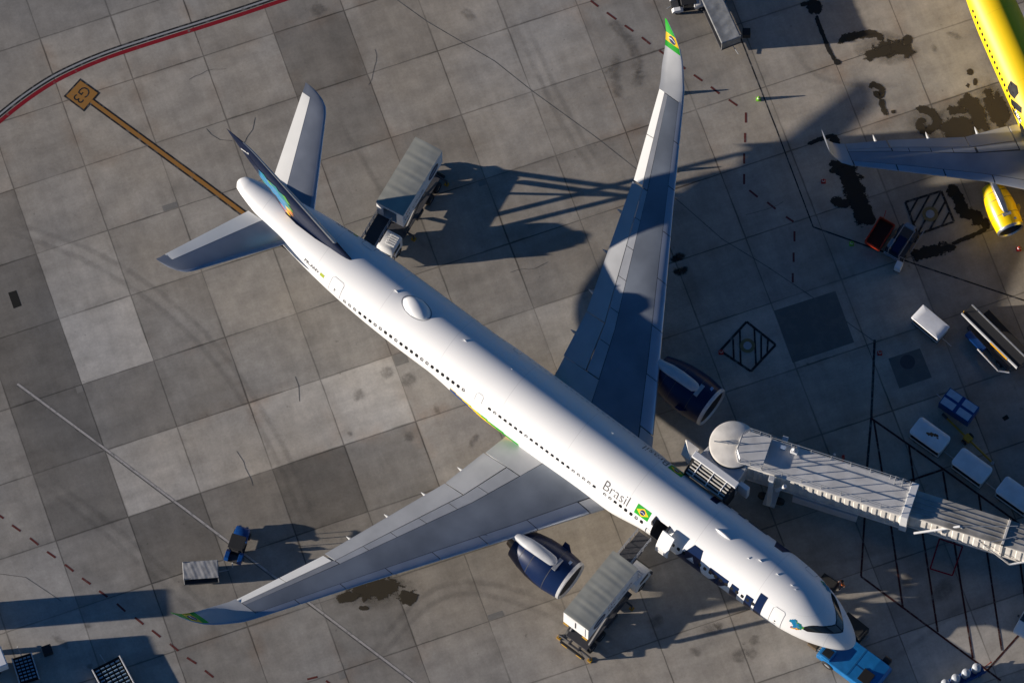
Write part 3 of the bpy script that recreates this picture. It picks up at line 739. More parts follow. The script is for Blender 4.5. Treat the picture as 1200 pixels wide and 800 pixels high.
def build_fuselage(prof, root, m, holes=(), NS=64):
    ss = [0.02, .06, .12, .2, .3, .42, .6, .8, 1.05, 1.35, 1.7, 2.1, 2.6, 3.1, 3.7, 4.4, 5.2, 6.1, 7, 8, 9]
    L = prof.T[-1][0]; k = L / 62.75
    ss = [s * k for s in ss] + [10 * k + i * (L - 10 * k) / 56 for i in range(57)] + [L - .05, L - .3 * k]
    for h in holes: ss = [s for s in ss if abs(s - h[0]) > .15 and abs(s - h[1]) > .15] + [h[0], h[1]]
    ss = sorted(set(round(s, 4) for s in ss))
    bm = bmesh.new(); rings = []
    for s in ss: rings.append([bm.verts.new(prof.pt(s, 360 * i / NS)) for i in range(NS)])
    for a, b, s0, s1 in zip(rings, rings[1:], ss, ss[1:]):
        for i in range(NS):
            ph = 360 * (i + .5) / NS
            if any(h[0] - .01 <= s0 and s1 <= h[1] + .01 and h[2] <= ph <= h[3] for h in holes): continue
            bm.faces.new((a[i], a[(i + 1) % NS], b[(i + 1) % NS], b[i]))
    bm.faces.new(rings[0]); bm.faces.new(list(reversed(rings[-1])))
    bmesh.ops.recalc_face_normals(bm, faces=bm.faces)
    me = bpy.data.meshes.new('fuselage'); bm.to_mesh(me); bm.free()
    me.polygons.foreach_set('use_smooth', [True] * len(me.polygons)); me.materials.append(m)
    o = bpy.data.objects.new('fuselage', me); COL.objects.link(o); o.parent = root
    return o
DOOR_OPEN = (17.22, 18.38, 45, 101)
FUS = build_fuselage(P330, JET, FUSW, [DOOR_OPEN])
# recess behind the open service door
mb = MB(); mb.span(-18.5, -17.1, -2.75, -.6, 4.6, 4.7); mb.span(-18.5, -17.1, -.65, -.55, 4.7, 7.3); mb.span(-18.55, -18.4, -2.5, -.6, 4.7, 7.2); mb.span(-17.2, -17.05, -2.5, -.6, 4.7, 7.2); mb.span(-18.5, -17.1, -1.8, -.6, 7.15, 7.25)
mb.build('door_recess', DGREY, FUS)
rings = []
for s in (17.30, 16.1):
    rings.append([P330.pt(s, p, .75) for p in (47, 55, 65, 75, 85, 95)] + [P330.pt(s, p, .60) for p in (95, 85, 75, 65, 55, 47)])
mb = MB(); mb.loft(rings); dn = mb.build('open_door', FUSW, FUS, smooth=True, bevel=.03); dn['label'] = 'white service door swung open'
for ph in (70, 85): mb = MB(); mb.tube(P330.pt(17.15, ph, -.1), P330.pt(16.9, ph, .65), .07); mb.build('door_hinge', STEEL, dn)

# cabin windows, one object each (pale ones have the blind down)
SHADE = mat('pale_window_blind', (0.45, 0.46, 0.47), 0.5)
doors_s = [(5.0, 7.2), (16.5, 19.0), (35.0, 37.0), (49.9, 52.4)]
rw = random.Random(11)
stations = []
s = 8.2
while s < 49.7:
    if not any(a - .1 < s < b + .1 for a, b in doors_s) and not (23.35 < s < 23.9) and not (13.9 < s < 14.85): stations.append(s)
    s += 0.532
def win_poly(s, p, w=.15, h=4.2):
    return [(s + w * cx, p + h * cy) for cx, cy in ((-1, -.5), (-.6, -1), (.6, -1), (1, -.5), (1, .5), (.6, 1), (-.6, 1), (-1, .5))]
def winphi(s): top, bot, w = P330.at(s); zc = (top + bot) / 2; return math.degrees(math.acos(max(-1, min(1, (6.0 - zc) / ((top - bot) / 2)))))
for s in stations:
    o = skin_poly(P330, 'cabin_window', win_poly(s, winphi(s)), GLASS, FUS, .012, du=9, dphi=5)
    if rw.random() < .28 and s > 16:
        p = winphi(s); skin_poly(P330, 'window_blind', win_poly(s - .025, p - .9, .095, 2.2), SHADE, o, .017, du=9, dphi=9)
mb_all = MB()
for s in stations:
    ps = win_poly(s, -winphi(s)); mb_all.add([P330.pt(a, b, .012) for a, b in ps], [tuple(range(8))])
o = mb_all.build('cabin_window_row', GLASS, FUS); o['kind'] = 'stuff'
# doors: outlined panels on both sides
SEAM = mat('door_seam_grey', (0.30, 0.31, 0.33), 0.6)
for (sa, sb, p0, p1) in ((5.50, 6.58, 46, 98), (35.62, 36.30, 54, 92), (50.25, 51.45, 43, 84)):
    for sd in (1, -1):
        g = []
        rect = [(sa, p0 + 4), (sa + .15, p0), (sb - .15, p0), (sb, p0 + 4), (sb, p1), (sa, p1)]
        d = skin_poly(P330, 'door', [(a, sd * b) for a, b in rect], FUSW, FUS, .006)
        mb = MB()
        for (a, b), (c, e2) in zip(rect, rect[1:] + rect[:1]):
            n = 10
            for i in range(n):
                t0, t1 = i / n, (i + 1) / n; q = []
                horiz = abs(a - c) > abs(b - e2) / 40
                for t in (t0, t1):
                    for w in (-1, 1):
                        ss_, pp = a + (c - a) * t, b + (e2 - b) * t
                        q.append(P330.pt(ss_ + (0 if horiz else .022 * w), sd * (pp + (.45 * w if horiz else 0)), .012))
                mb.add(q, [(0, 1, 3, 2)])
        mb.build('door_seam', SEAM, d)
        sm = (sa + sb) / 2; skin_poly(P330, 'door_window', win_poly(sm, sd * (p0 + (p1 - p0) * .62), .07, 2), GLASS, d, .013)
        skin_poly(P330, 'door_handle', [(sm - .1, sd * (p1 - 12)), (sm + .12, sd * (p1 - 12)), (sm + .12, sd * (p1 - 9)), (sm - .1, sd * (p1 - 9))], SEAM, d, .013)
# cockpit glazing: one black mask, six panes
up = [(-60, 3.95), (-52, 3.82), (-44, 3.55), (-36, 3.2), (-29, 2.78), (-22, 2.48), (-10, 2.14), (0, 1.98)]; lo = [(-60, 3.55), (-52, 2.98), (-44, 2.5), (-36, 2.08), (-29, 1.80), (-22, 1.56), (-10, 1.30), (0, 1.18)]
up = up + [(-a, b) for a, b in reversed(up[:-1])]; lo = lo + [(-a, b) for a, b in reversed(lo[:-1])]
def interp(tab, x):
    for (a, b), (c, d) in zip(tab, tab[1:]):
        if a <= x <= c: return b + (d - b) * (x - a) / (c - a)
    return tab[0][1] if x < tab[0][0] else tab[-1][1]
def band(name, p0, p1, m, e, parent, ins=0.0):
    mb = MB(); N = 24; M_ = 7; V = []
    for i in range(N + 1):
        p = p0 + (p1 - p0) * i / N; a, b = interp(up, p) - ins, interp(lo, p) + ins
        for j in range(M_ + 1): V.append(P330.pt(a + (b - a) * j / M_, p, e))
    mb.add(V, [(i * (M_ + 1) + j, (i + 1) * (M_ + 1) + j, (i + 1) * (M_ + 1) + j + 1, i * (M_ + 1) + j + 1) for i in range(N) for j in range(M_)])
    return mb.build(name, m, parent, smooth=True)
msk = band('cockpit_mask', -58, 58, mat('gloss_black_mask', (0.012, 0.012, 0.013), 0.2), .012, FUS)
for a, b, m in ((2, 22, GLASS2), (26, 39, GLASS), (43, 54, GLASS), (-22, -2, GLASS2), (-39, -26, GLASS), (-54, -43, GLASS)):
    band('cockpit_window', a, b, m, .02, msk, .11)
# titles
LBLACK = mat('thin_dark_lettering', (0.05, 0.05, 0.055), 0.5)
for sd, s0 in ((1, 23.55), (-1, 20.35)):
    skin_text(P330, 'country_lettering', 'Brasil', 1.45, s0, 62.5, LBLACK, FUS, sd, bold=-.018, stretch=.82)
    f = skin_poly(P330, 'flag', [(a, sd * b) for a, b in ((20.28, 42.5), (18.93, 42.5), (18.93, 62.5), (20.28, 62.5))], GREEN, FUS, .010)
    skin_poly(P330, 'flag_diamond', [(a, sd * b) for a, b in ((19.6, 44.3), (19.02, 52.5), (19.6, 60.7), (20.19, 52.5))], YELLOW, f, .014)
    skin_poly(P330, 'flag_disc', [(19.605 + .25 * cos(t), sd * (52.5 + 5.1 * sin(t))) for t in [2 * pi * i / 20 for i in range(20)]], FBLUE, f, .018)
    skin_poly(P330, 'flag_band', [(a, sd * b) for a, b in ((19.85, 52.6), (19.6, 51.4), (19.36, 53.6), (19.36, 54.6), (19.6, 52.4), (19.85, 53.6))], WHITE, f, .022)
LET = {  # big airline letters, as (station, phi) outlines
 'A': [[(14.62, 42), (13.78, 42), (12.95, 118), (16.15, 118)]],
 'z': [[(12.62, 60), (10.75, 60), (10.75, 70), (11.75, 107), (10.7, 107), (10.7, 118), (12.75, 118), (12.75, 108), (11.75, 71), (12.62, 71)]],
 'u': [[(10.45, 60), (9.72, 60), (9.72, 104), (9.0, 104), (9.0, 60), (8.28, 60), (8.28, 118), (10.0, 118), (10.45, 112)]],
 'l': [[(8.05, 41), (7.35, 41), (7.35, 118), (8.05, 118)]]}
for sd in (1, -1):
    for ch, polys in LET.items():
        for poly in polys:
            pts = [(a if sd == 1 else 23.35 - a, sd * b) for a, b in poly]
            o = skin_poly(P330, 'airline_letter', pts, NAVY, FUS, .0095, dphi=3)
            if ch == 'A': skin_poly(P330, 'letter_counter', [(a if sd == 1 else 23.35 - a, sd * b) for a, b in ((14.3, 66), (14.0, 80), (14.75, 80))], WHITE, o, .0105)
    # nose emblem
    mosaic('nose_emblem', FUS, (lambda sd: lambda x, y: P330.pt(5.0 - 1.25 * x if sd == 1 else 3.75 + 1.25 * x, sd * (71 - 24 * y), .013))(sd))
    skin_text(P330, 'registration', 'PR-ANV', .46, 54.3 if sd == 1 else 52.6, 66, LBLACK, FUS, sd, bold=.01)
    skin_poly(P330, 'small_flag', [(a, sd * b) for a, b in ((52.55, 58), (52.12, 58), (52.12, 66), (52.55, 66))], mat('small_flag_olive', (.35, .42, .03), .5), FUS, .012)
# crown fittings
mb = MB()
rings = []
for t, w, h in ((0, .02, .0), (.08, .38, .22), (.25, .66, .42), (.5, .78, .52), (.72, .70, .46), (.9, .42, .28), (1, .03, .0)):
    s = 43.0 + t * 2.62; z0 = P330.at(s)[0] - .06
    rings.append([(-s, w * cos(a), z0 + (h + .06) * sin(a) ** .8 if sin(a) > 0 else z0) for a in [pi * i / 12 for i in range(13)]])
mb.loft(rings, closed=False, caps=False); dome = mb.build('antenna_dome', FUSW, FUS, smooth=True)
mb = MB()
for i in range(40):
    a0, a1 = 2 * pi * i / 40, 2 * pi * (i + 1) / 40
    f = lambda a, k: P330.pt(44.31 + 1.36 * k * cos(a), math.degrees(.80 * k * sin(a) / 2.82), .008)
    mb.add([f(a0, .98), f(a1, .98), f(a1, 1.05), f(a0, 1.05)], [(0, 1, 2, 3)])
mb.build('dome_seal', SEAM, dome)
for s, p, L_, H in ((46.6, -2, .55, .34), (39.6, -4, .45, .28), (25.4, -28, .4, .26), (10.5, 7, .3, .2), (9.72, -1, .55, .3), (7.9, 0, .35, .2), (6.45, 0, .35, .16), (6.0, 2, .2, .12), (30.8, -26, .16, .1), (35.1, -13, .16, .1)):
    b0 = P330.pt(s, p, -.03); nn = (P330.pt(s, p, 1) - P330.pt(s, p, 0)).normalized(); mb = MB()
    rings = []
    for h, x0, x1, w in ((0, 0, L_ * .6, .03), (H * .4, -.35 * L_, .1 * L_, .02)):
        rings.append([b0 + nn * (h + .03) + Vector((x, y, 0)) for x, y in ((x1, 0), ((x0 + x1) / 2, w), (x0, 0), ((x0 + x1) / 2, -w))])
    mb.loft(rings); mb.build('blade_antenna', WHITE, FUS)
mb = MB(); rings = []
for t, w in ((0, .01), (.12, .11), (.4, .16), (.75, .14), (1, .02)):
    s = 12.45 + 1.6 * t; z0 = P330.at(s)[0] - .04; rings.append([(-s, w * cos(a), z0 + .26 * (w / .16) * sin(a)) for a in [pi * i / 8 for i in range(9)]])
mb.loft(rings, closed=False, caps=False); mb.build('crown_fairing', WHITE, FUS, smooth=True)

# belly fairing with the coloured stripes sweeping up at its tail
mb = MB(); bell = []
BF = [(18.5, .0), (20, .35), (22, .75), (24.5, .96), (28, 1.0), (33, 1.0), (35.5, .9), (38, .55), (40.5, .2), (42, 0)]
ss = [18.5 + 23.5 * i / 140 for i in range(141)]
NP = 96
for s in ss:
    k = interp([(a, b) for a, b in BF], s); k = k * k * (3 - 2 * k) if k < 1 else 1
    row = []
    for i in range(NP + 1):
        pd = 64 + 232 * i / NP        # from the right flank, round the belly, to the left flank
        q = min(1, max(0, (min(pd, 360 - pd) - 66) / 50)); q = q * q * (3 - 2 * q)
        p = radians(pd); w = 2.80 + .56 * k * q; hh = 2.80 + .42 * k * q
        row.append((-s, -w * sin(p), 5.1 + hh * cos(p)))
    bell.append(row)
o0 = len(mb.v); n = NP + 1
for r in bell: mb.v += r
for a in range(len(ss) - 1):
    s = (ss[a] + ss[a + 1]) / 2
    for i in range(NP):
        mb.f.append([a * n + i, a * n + i + 1, (a + 1) * n + i + 1, (a + 1) * n + i])
        z = sum(mb.v[q][2] for q in mb.f[-1]) / 4
        d = (4.58 + .08 * (s - 32.6)) - z; mi = 0            # depth below the sweeping edge of the stripes
        if 31.5 < s < 38.6:
            g_ = max(0, .17 * (36.4 - s)); y_ = g_ + .12 * (39 - s)
            mi = 0 if d < 0 else (1 if d < g_ else (2 if d < y_ else 3))
        mb.m.append(mi)
mb.build('belly_fairing', [FUSW, GREEN, YELLOW, DBLUE], FUS, smooth=True)
# wing
W330 = Wing([(2.0, 22.0, 32.9, 3.82, 5, .13), (3.5, 22.95, 33.05, 3.96, 5, .13), (9.3, 26.65, 34.15, 4.47, 5, .115), (20.2, 33.7, 37.85, 5.43, 5, .10), (28.0, 38.6, 41.05, 6.12, 6, .09),
             (28.8, 39.15, 41.55, 6.22, 10, .09), (29.5, 39.75, 42.0, 6.40, 17, .085), (30.4, 40.55, 42.45, 6.76, 28, .08), (31.1, 41.35, 42.9, 7.1, 36, .08), (31.6, 42.2, 43.25, 7.45, 46, .08), (31.95, 43.05, 43.6, 7.85, 56, .08), (32.15, 43.6, 43.8, 8.2, 60, .08)])
SPOIL = mat('spoiler_grey', (0.41, 0.425, 0.445), 0.42, vary=0.14, scale=0.6)
for sd in (1, -1):
    core = W330.piece('wing', 2.0, 27.95, .03, .73, sd, mat('wing_seam_dark', (0.05, 0.053, 0.06), 0.6), JET, k=.86)
    W330.piece('wing_skin', 2.0, 27.6, .135, .60, sd, WINGG, core, x0b=.20, x1b=.64, n=9)
    W330.piece('wing_root_panel', 2.0, 5.2, .608, .985, sd, WFLAP, core)
    W330.piece('leading_edge_root', 2.0, 4.1, 0, .129, sd, WFLAP, core, n=9)
    cuts = [4.16, 7.9, 11.4, 14.8, 18.2, 21.5, 24.8, 27.75]
    for a, b in zip(cuts, cuts[1:]):
        fa = .129 + (.192 - .129) * (a - 2) / 25.6; fb = .129 + (.192 - .129) * (b - 2) / 25.6
        W330.piece('slat', a + .03, b - .03, 0, fa, sd, WSLAT, core, x1b=fb, n=9)
    cuts = [5.26, 8.0, 10.6, 13.1, 15.5, 17.8, 20.15]
    for a, b in zip(cuts, cuts[1:]):
        W330.piece('spoiler', a + .025, b - .025, .606 + .04 * (a - 2) / 25.6, .745, sd, SPOIL, core, x0b=.606 + .04 * (b - 2) / 25.6, e=.01)
    W330.piece('rear_panel', 20.2, 27.6, .642, .765, sd, MGREY, core)
    W330.piece('flap', 5.26, 9.25, .755, 1.0, sd, WFLAP, core, hinge=.75, defl=5)
    W330.piece('flap', 9.33, 20.15, .755, 1.0, sd, WFLAP, core, hinge=.75, defl=5)
    W330.piece('aileron', 20.35, 24.0, .775, .985, sd, WAIL, core, hinge=.775, defl=13)
    W330.piece('aileron', 24.06, 27.7, .775, .985, sd, WAIL, core, hinge=.775, defl=13)
    ys = [27.66, 28.2, 28.8, 29.3, 29.8, 30.2, 30.5, 30.72, 30.9, 31.08, 31.25, 31.42, 31.55, 31.7, 31.85, 31.95, 32.05, 32.15]
    wl = W330.piece('winglet', 27.66, 32.15, 0, 1, sd, [WFLAP, GREEN, YELLOW], core, ys=ys, n=10, mid=lambda y: 0 if y < 30.72 else (2 if 31.08 < y < 31.55 else 1))
    mb = MB(); N = 18
    c0 = (31.3, .5)
    ring = [W330.pt(c0[0] + .20 * sin(2 * pi * i / N), c0[1] + .24 * cos(2 * pi * i / N), True, sd, 1, .012) for i in range(N)] + [W330.pt(c0[0], c0[1], True, sd, 1, .014)]
    mb.add(ring, [(i, (i + 1) % N, N) for i in range(N)]); mb.build('flag_disc', FBLUE, wl)
    mb = MB(); mb.add([W330.pt(31.3 + a * .75, .5 + b, True, sd, 1, .022) for a, b in ((-.10, -.22), (.04, 0), (.0, .23), (.07, .23), (.11, 0), (-.04, -.22))], [(0, 1, 4, 5), (1, 2, 3, 4)]); mb.build('flag_band', WHITE, wl)
    W330.piece('winglet_edge', 27.66, 32.1, 0, .085, sd, WSLAT, wl, e=.008, ys=ys[:-1] + [32.1], n=6)
    # canoe fairings under the flaps
    for y in (7.45, 11.0, 14.35, 17.75):
        _, le, te, z, c_, tc_ = W330.sec(y); ch = te - le; mb = MB(); rings = []
        for t, w in ((0, .03), (.12, .2), (.4, .3), (.7, .26), (.92, .12), (1, .02)):
            s = te - 3.9 + 4.45 * t; zz = z - .62 + .0 * t - .26 * t
            rings.append([(-s, sd * y + w * cos(a), zz + w * 1.35 * sin(a)) for a in [2 * pi * i / 10 for i in range(10)]])
        mb.loft(rings); mb.build('flap_track_fairing', WFLAP, core, smooth=True)
    engine(JET, sd * 9.32, 2.95, 21.25, 5.45, 1.86, NAVY, mat('polished_lip', (0.60, 0.60, 0.60), 0.4, 0.2))
    wheel_set('main_landing_gear', JET, -31.9, sd * 5.34, .7, .5, [(1.0, .7), (1.0, -.7), (-1.0, .7), (-1.0, -.7)], 3.6, .22)
wheel_set('nose_landing_gear', JET, -6.7, 0, .52, .36, [(0, .36), (0, -.36)], 2.9, .14)
for sd in (1, -1):
    for s0 in (4.6, 6.2):
        mb = MB(); mb.add([(-s0, sd * .55, 2.42), (-s0 - 1.5, sd * .55, 2.36), (-s0 - 1.5, sd * 1.15, 1.35), (-s0, sd * 1.1, 1.45)], [(0, 1, 2, 3)])
        o = mb.build('nose_gear_door', WHITE, JET); q = o.modifiers.new('s', 'SOLIDIFY'); q.thickness = .05
# tailplane
TP = Wing([(.6, 55.3, 60.3, 6.62, 6, .10), (1.6, 56.15, 60.55, 6.72, 6, .10), (8.6, 60.45, 63.05, 7.95, 8, .09), (9.05, 60.85, 63.2, 8.0, 8, .08), (9.4, 61.45, 63.32, 8.05, 8, .08), (9.62, 62.2, 63.42, 8.08, 8, .07), (9.7, 62.9, 63.46, 8.1, 8, .06)], inc=-1)
TPG = mat('tailplane_grey', (0.34, 0.37, 0.42), 0.32, 0.55, vary=0.1, scale=0.7)
for sd in (1, -1):
    core = TP.piece('tailplane', .6, 8.95, 0, .675, sd, TPG, JET, n=12); TP.piece('tip_cap', 8.92, 9.7, 0, 1, sd, TPG, core, n=12, ys=[8.92, 9.05, 9.4, 9.55, 9.62, 9.67, 9.7])
    core2 = TP.piece('elevator', 1.5, 8.9, .68, 1.004, sd, WAIL, core, e=.012, hinge=.68, defl=3)
    TP.piece('leading_edge_strip', 1.5, 9.3, 0, .10, sd, WSLAT, core, e=.006, n=7)
# fin: sections stacked in z
def fin(root, rows, m, rudder_m, edge_m):
    def sect(z):
        for a, b in zip(rows, rows[1:]):
            if z <= b[0]: break
        t = (z - a[0]) / (b[0] - a[0]); return [p + (q - p) * t for p, q in zip(a, b)]
    def pt(z, x, sd, e=0): _, le, te, tc = sect(z); c = te - le; return Vector((-(le + x * c), sd * (yt(x, tc) * c + e), z))
    def piece(name, z0, z1, x0, x1, mm, par, e=0.0, n=9):
        zs = sorted({z0 + (z1 - z0) * i / 14 for i in range(15)} | {r[0] for r in rows if z0 < r[0] < z1}); rings = []
        for z in zs:
            xs = [x0 + (x1 - x0) * (i / (n - 1)) ** (2 if x0 == 0 else 1) for i in range(n)]
            rings.append([pt(z, x, 1, e) for x in xs] + [pt(z, x, -1, e) for x in reversed(xs)])
        mb = MB(); mb.loft(rings); return mb.build(name, mm, par, smooth=True)
    z0, z1 = rows[0][0], rows[-1][0]
    f = piece('tail_fin', z0, z1, 0, 1, m, root)
    piece('rudder', z0 + .55, z1 - .45, .70, 1.003, rudder_m, f, .01)
    if edge_m: piece('fin_leading_edge', rows[2][0] + .3, rows[-3][0], 0, .035, edge_m, f, .012)
    return f, pt
FIN, finpt = fin(JET, [(7.2, 50.3, 57.6, .05), (7.75, 50.85, 57.9, .07), (9.0, 52.2, 58.6, .09), (11.3, 54.7, 59.92, .10), (14.0, 57.75, 61.46, .10), (16.3, 60.35, 62.8, .10), (16.7, 60.95, 63.05, .09), (17.05, 61.75, 63.25, .08), (17.3, 62.55, 63.4, .06), (17.42, 63.1, 63.48, .04)], FINN, FINN, STEEL)
for sd in (1, -1):
    def emb(sd):
        def f(x, y):
            z = 7.9 + 5.7 * y; le, te = 50.85 + 1.13 * (z - 7.75), 57.9 + .575 * (z - 7.75)
            s = te - .3 - 2.9 * (x if sd == 1 else 1.1 - x) + .8 * (1 - y)
            return Vector((-s, -sd * (abs(finpt(z, max(.02, min(.99, (s - le) / (te - le))), 1).y) + .02), z))
        return f
    mosaic('tail_emblem', FIN, emb(sd))
    def pl(sd): return lambda x, y: Vector((-(61.95 - x if sd == 1 else 60.95 + x) , -sd * (.16), 15.62 + y))
    flat_text('fin_lettering', 'azul', .52, pl(sd), WHITE, FIN, bold=.01)
    mb = MB()   # navy paint that runs from the fin down on to the crown
    cr = [(51.0, .5), (52.5, 5), (54.5, 9), (56.5, 9), (57.8, 3)]; V = []
    for s, p in cr:
        for i in range(7): V.append(P330.pt(s, -sd * -1 * p * i / 6, .008))
    mb.add(V, [(a * 7 + i, a * 7 + i + 1, (a + 1) * 7 + i + 1, (a + 1) * 7 + i) for a in range(len(cr) - 1) for i in range(6)])
    mb.build('crown_paint', FINN, FUS, smooth=True)

# ------- the yellow narrow-body at the next stand
K = 37.57 / 62.75
def s320(s): return s * K
T320 = [(s320(s), 3.78 + (t - 5.1) * .705, 3.78 + (b - 5.1) * .705, w * .70) for s, t, b, w in T330]
P320 = Profile(T320)
YN = Vector((49.9, 1.25, 0)); YH = radians(-69.0)
YJET = thing('airliner', 'bright yellow narrow-body jet with grey upswept wing tip at the right edge', 'airplane', YN, YH)
YF = build_fuselage(P320, YJET, FUSY)
for i in range(44):
    s = 5.6 + i * .533
    if 17.4 < s < 19.0: continue
    skin_poly(P320, 'cabin_window', [(a, b) for a, b in win_poly(s, 72, .13, 4.4)], GLASS, YF, .012, du=9, dphi=5)
mb = MB()
for i in range(44): mb.add([P320.pt(a, b, .012) for a, b in win_poly(5.6 + i * .533, -72, .13, 4.4)], [tuple(range(8))])
o = mb.build('cabin_window_row', GLASS, YF); o['kind'] = 'stuff'
msk = skin_poly(P320, 'cockpit_mask', [(interp(up, p) * .58, p) for p in range(-56, 57, 4)] + [(interp(lo, p) * .62, p) for p in range(56, -57, -4)], GLASS, YF, .012)
BLKL = mat('black_livery_paint', (0.010, 0.010, 0.010), 0.6, spec=0.2)
for poly in ([(21.5, 46), (21.2, 66), (20.6, 66), (20.0, 58), (20.2, 40), (20.8, 36)], [(20.3, 70), (19.6, 56), (19.0, 48), (18.6, 56), (19.4, 72), (19.9, 80)], [(19.9, 86), (19.2, 76), (18.4, 64), (18.0, 72), (18.7, 84), (19.3, 92)], [(18.2, 78), (17.6, 70), (17.0, 80), (17.0, 98), (17.9, 94)], [(18.2, 44), (17.0, 36), (16.4, 50), (17.4, 62)]):
    skin_poly(P320, 'livery_brush_mark', poly, BLKL, YF, .010, dphi=3)
skin_text(P320, 'registration', 'NKS', .6, 19.2, 79, WHITE, YF, 1, .016, bold=.01)
W320 = Wing([(1.4, 11.6, 18.6, 2.9, 5, .13), (2.2, 12.1, 18.7, 2.97, 5, .13), (6.4, 14.7, 18.95, 3.34, 5, .115), (12.5, 17.75, 20.75, 3.9, 5, .10), (16.3, 19.65, 21.65, 4.25, 7, .09), (16.9, 20.05, 21.95, 4.38, 25, .08), (17.3, 20.5, 22.2, 4.75, 50, .08), (17.6, 21.0, 22.4, 5.3, 72, .07), (17.75, 21.8, 22.65, 6.6, 80, .07)])
for sd in (1, -1):
    core = W320.piece('wing', 1.4, 16.2, .03, .73, sd, MATS['wing_seam_dark'], YJET, k=.86)
    W320.piece('wing_skin', 1.4, 16.0, .135, .60, sd, mat('pale_wing_grey', (0.33, 0.36, 0.41), 0.36, 0.3, vary=0.2, scale=0.4), core, x0b=.22, x1b=.62)
    W320.piece('wing_root_panel', 1.4, 2.6, .61, .985, sd, WFLAP, core)
    for a, b in ((2.4, 5.6), (5.7, 9.2), (9.3, 12.7), (12.8, 15.95)): W320.piece('slat', a, b, 0, .125 + .085 * (a - 1.4) / 14.8, sd, WSLAT, core, x1b=.125 + .085 * (b - 1.4) / 14.8, n=9)
    for a, b in ((2.7, 5.9), (6.1, 7.8), (7.86, 9.5), (9.56, 11.2), (11.26, 12.5)): W320.piece('spoiler', a, b, .625, .75, sd, SPOIL, core)
    W320.piece('flap', 2.7, 6.35, .76, 1.0, sd, WFLAP, core, hinge=.75, defl=4); W320.piece('flap', 6.42, 12.55, .76, 1.0, sd, WFLAP, core, hinge=.75, defl=4)
    W320.piece('rear_panel', 12.6, 16.0, .635, .735, sd, SPOIL, core); W320.piece('aileron', 12.7, 15.95, .745, .99, sd, SPOIL, core)
    W320.piece('winglet', 16.05, 17.75, 0, 1, sd, [WFLAP, WSLAT], core, n=8, ys=[16.05, 16.3, 16.6, 16.9, 17.1, 17.3, 17.45, 17.6, 17.7, 17.75], mid=lambda y: 0 if y < 17.45 else 1)
    for y in (5.2, 9.2, 13.4):
        _, le, te, z, c_, tc_ = W320.sec(y); mb = MB(); rings = []
        for t, w in ((0, .03), (.12, .15), (.4, .22), (.7, .19), (.92, .09), (1, .02)):
            rings.append([(-(te - 2.6 + 3.4 * t), sd * y + w * cos(a), z - .45 - .18 * t + w * 1.3 * sin(a)) for a in [2 * pi * i / 10 for i in range(10)]])
        mb.loft(rings); mb.build('flap_track_fairing', WFLAP, core, smooth=True)
    engine(YJET, sd * 5.75, 2.05, 10.35, 4.2, 1.2, YPAINT, METAL, pylon_mat=METAL)
    wheel_set('main_landing_gear', YJET, -17.7, sd * 3.8, .58, .42, [(0, .46), (0, -.46)], 2.8, .17)
wheel_set('nose_landing_gear', YJET, -5.1, 0, .38, .25, [(0, .25), (0, -.25)], 2.2, .1)
TP2 = Wing([(.4, s320(55.3), s320(60.0), 4.75, 6, .10), (1.1, 33.1, 36.0, 4.8, 6, .10), (5.9, 36.3, 37.7, 5.3, 6, .09), (6.22, 36.9, 37.9, 5.35, 6, .08)], inc=-1)
for sd in (1, -1):
    tpl = TP2.piece('tailplane', .4, 6.22, 0, 1, sd, YPAINT, YJET); TP2.piece('elevator', 1.0, 5.8, .7, 1.004, sd, YPAINT, tpl, e=.01)
fin(YJET, [(5.0, 30.6, 36.2, .08), (5.8, 31.3, 36.4, .1), (6.6, 32.0, 36.6, .1), (8.5, 33.6, 37.0, .1), (11.0, 35.7, 37.6, .09), (11.5, 36.2, 37.7, .08), (11.76, 36.9, 37.75, .05)], YPAINT, BLKL, STEEL)

# ------------------------------------------------------------------ passenger bridge
BO = Vector((18.29, -11.58, 0)); BA = radians(-18.6)
BR = thing('passenger_bridge', 'white corrugated passenger boarding bridge docked to the far side of the white jet', 'jet bridge', BO, BA)
BINV = (Matrix.Translation(BO) @ Matrix.Rotation(BA, 4, 'Z')).inverted()
def bl(v): return BINV @ Vector(v)
def bj(s, y, z): return bl(ac(s, y, z))
def bg_(u, v, z): return bl(gp(u, v, z))
def tunnel(name, x0, x1, w, z0, z1, roof, rib, par):
    mb = MB(); mb.span(x0, x1, -w / 2, w / 2, z0, z1); t = mb.build(name, BRIDGEW, par, bevel=.03)
    mb = MB(); mb.span(x0 - .05, x1 + .05, -w / 2 - .09, w / 2 + .09, z1 + .002, z1 + .10); r = mb.build('roof_deck', roof, t, bevel=.02)
    n = int((x1 - x0) / rib)
    for sd in (1, -1):
        mb = MB()
        for i in range(n):
            x = x0 + (i + .5) * (x1 - x0) / n; y = sd * w / 2; h = rib * .30
            mb.prism([(x - h, y), (x - h * .72, y + sd * .07), (x + h * .72, y + sd * .07), (x + h, y)], z0 + .18, z1 - .14)
        mb.build('corrugated_cladding', BRIDGEW, t)
    mb = MB()
    for sd in (1, -1):
        mb.span(x0, x1, sd * (w / 2 + .02), sd * (w / 2 + .13), z0 - .06, z0 + .14); mb.span(x0, x1, sd * (w / 2 + .02), sd * (w / 2 + .12), z1 - .12, z1 - .004)
    mb.build('edge_beam', BRIDGEW, t, bevel=.015)
    return t
BIG = tunnel('outer_tunnel', .6, 14.35, 2.62, 4.35, 7.35, BROOF, .74, BR)
SML = tunnel('inner_tunnel', 14.4, 33.0, 2.04, 4.5, 7.1, BROOF2, .86, BR)
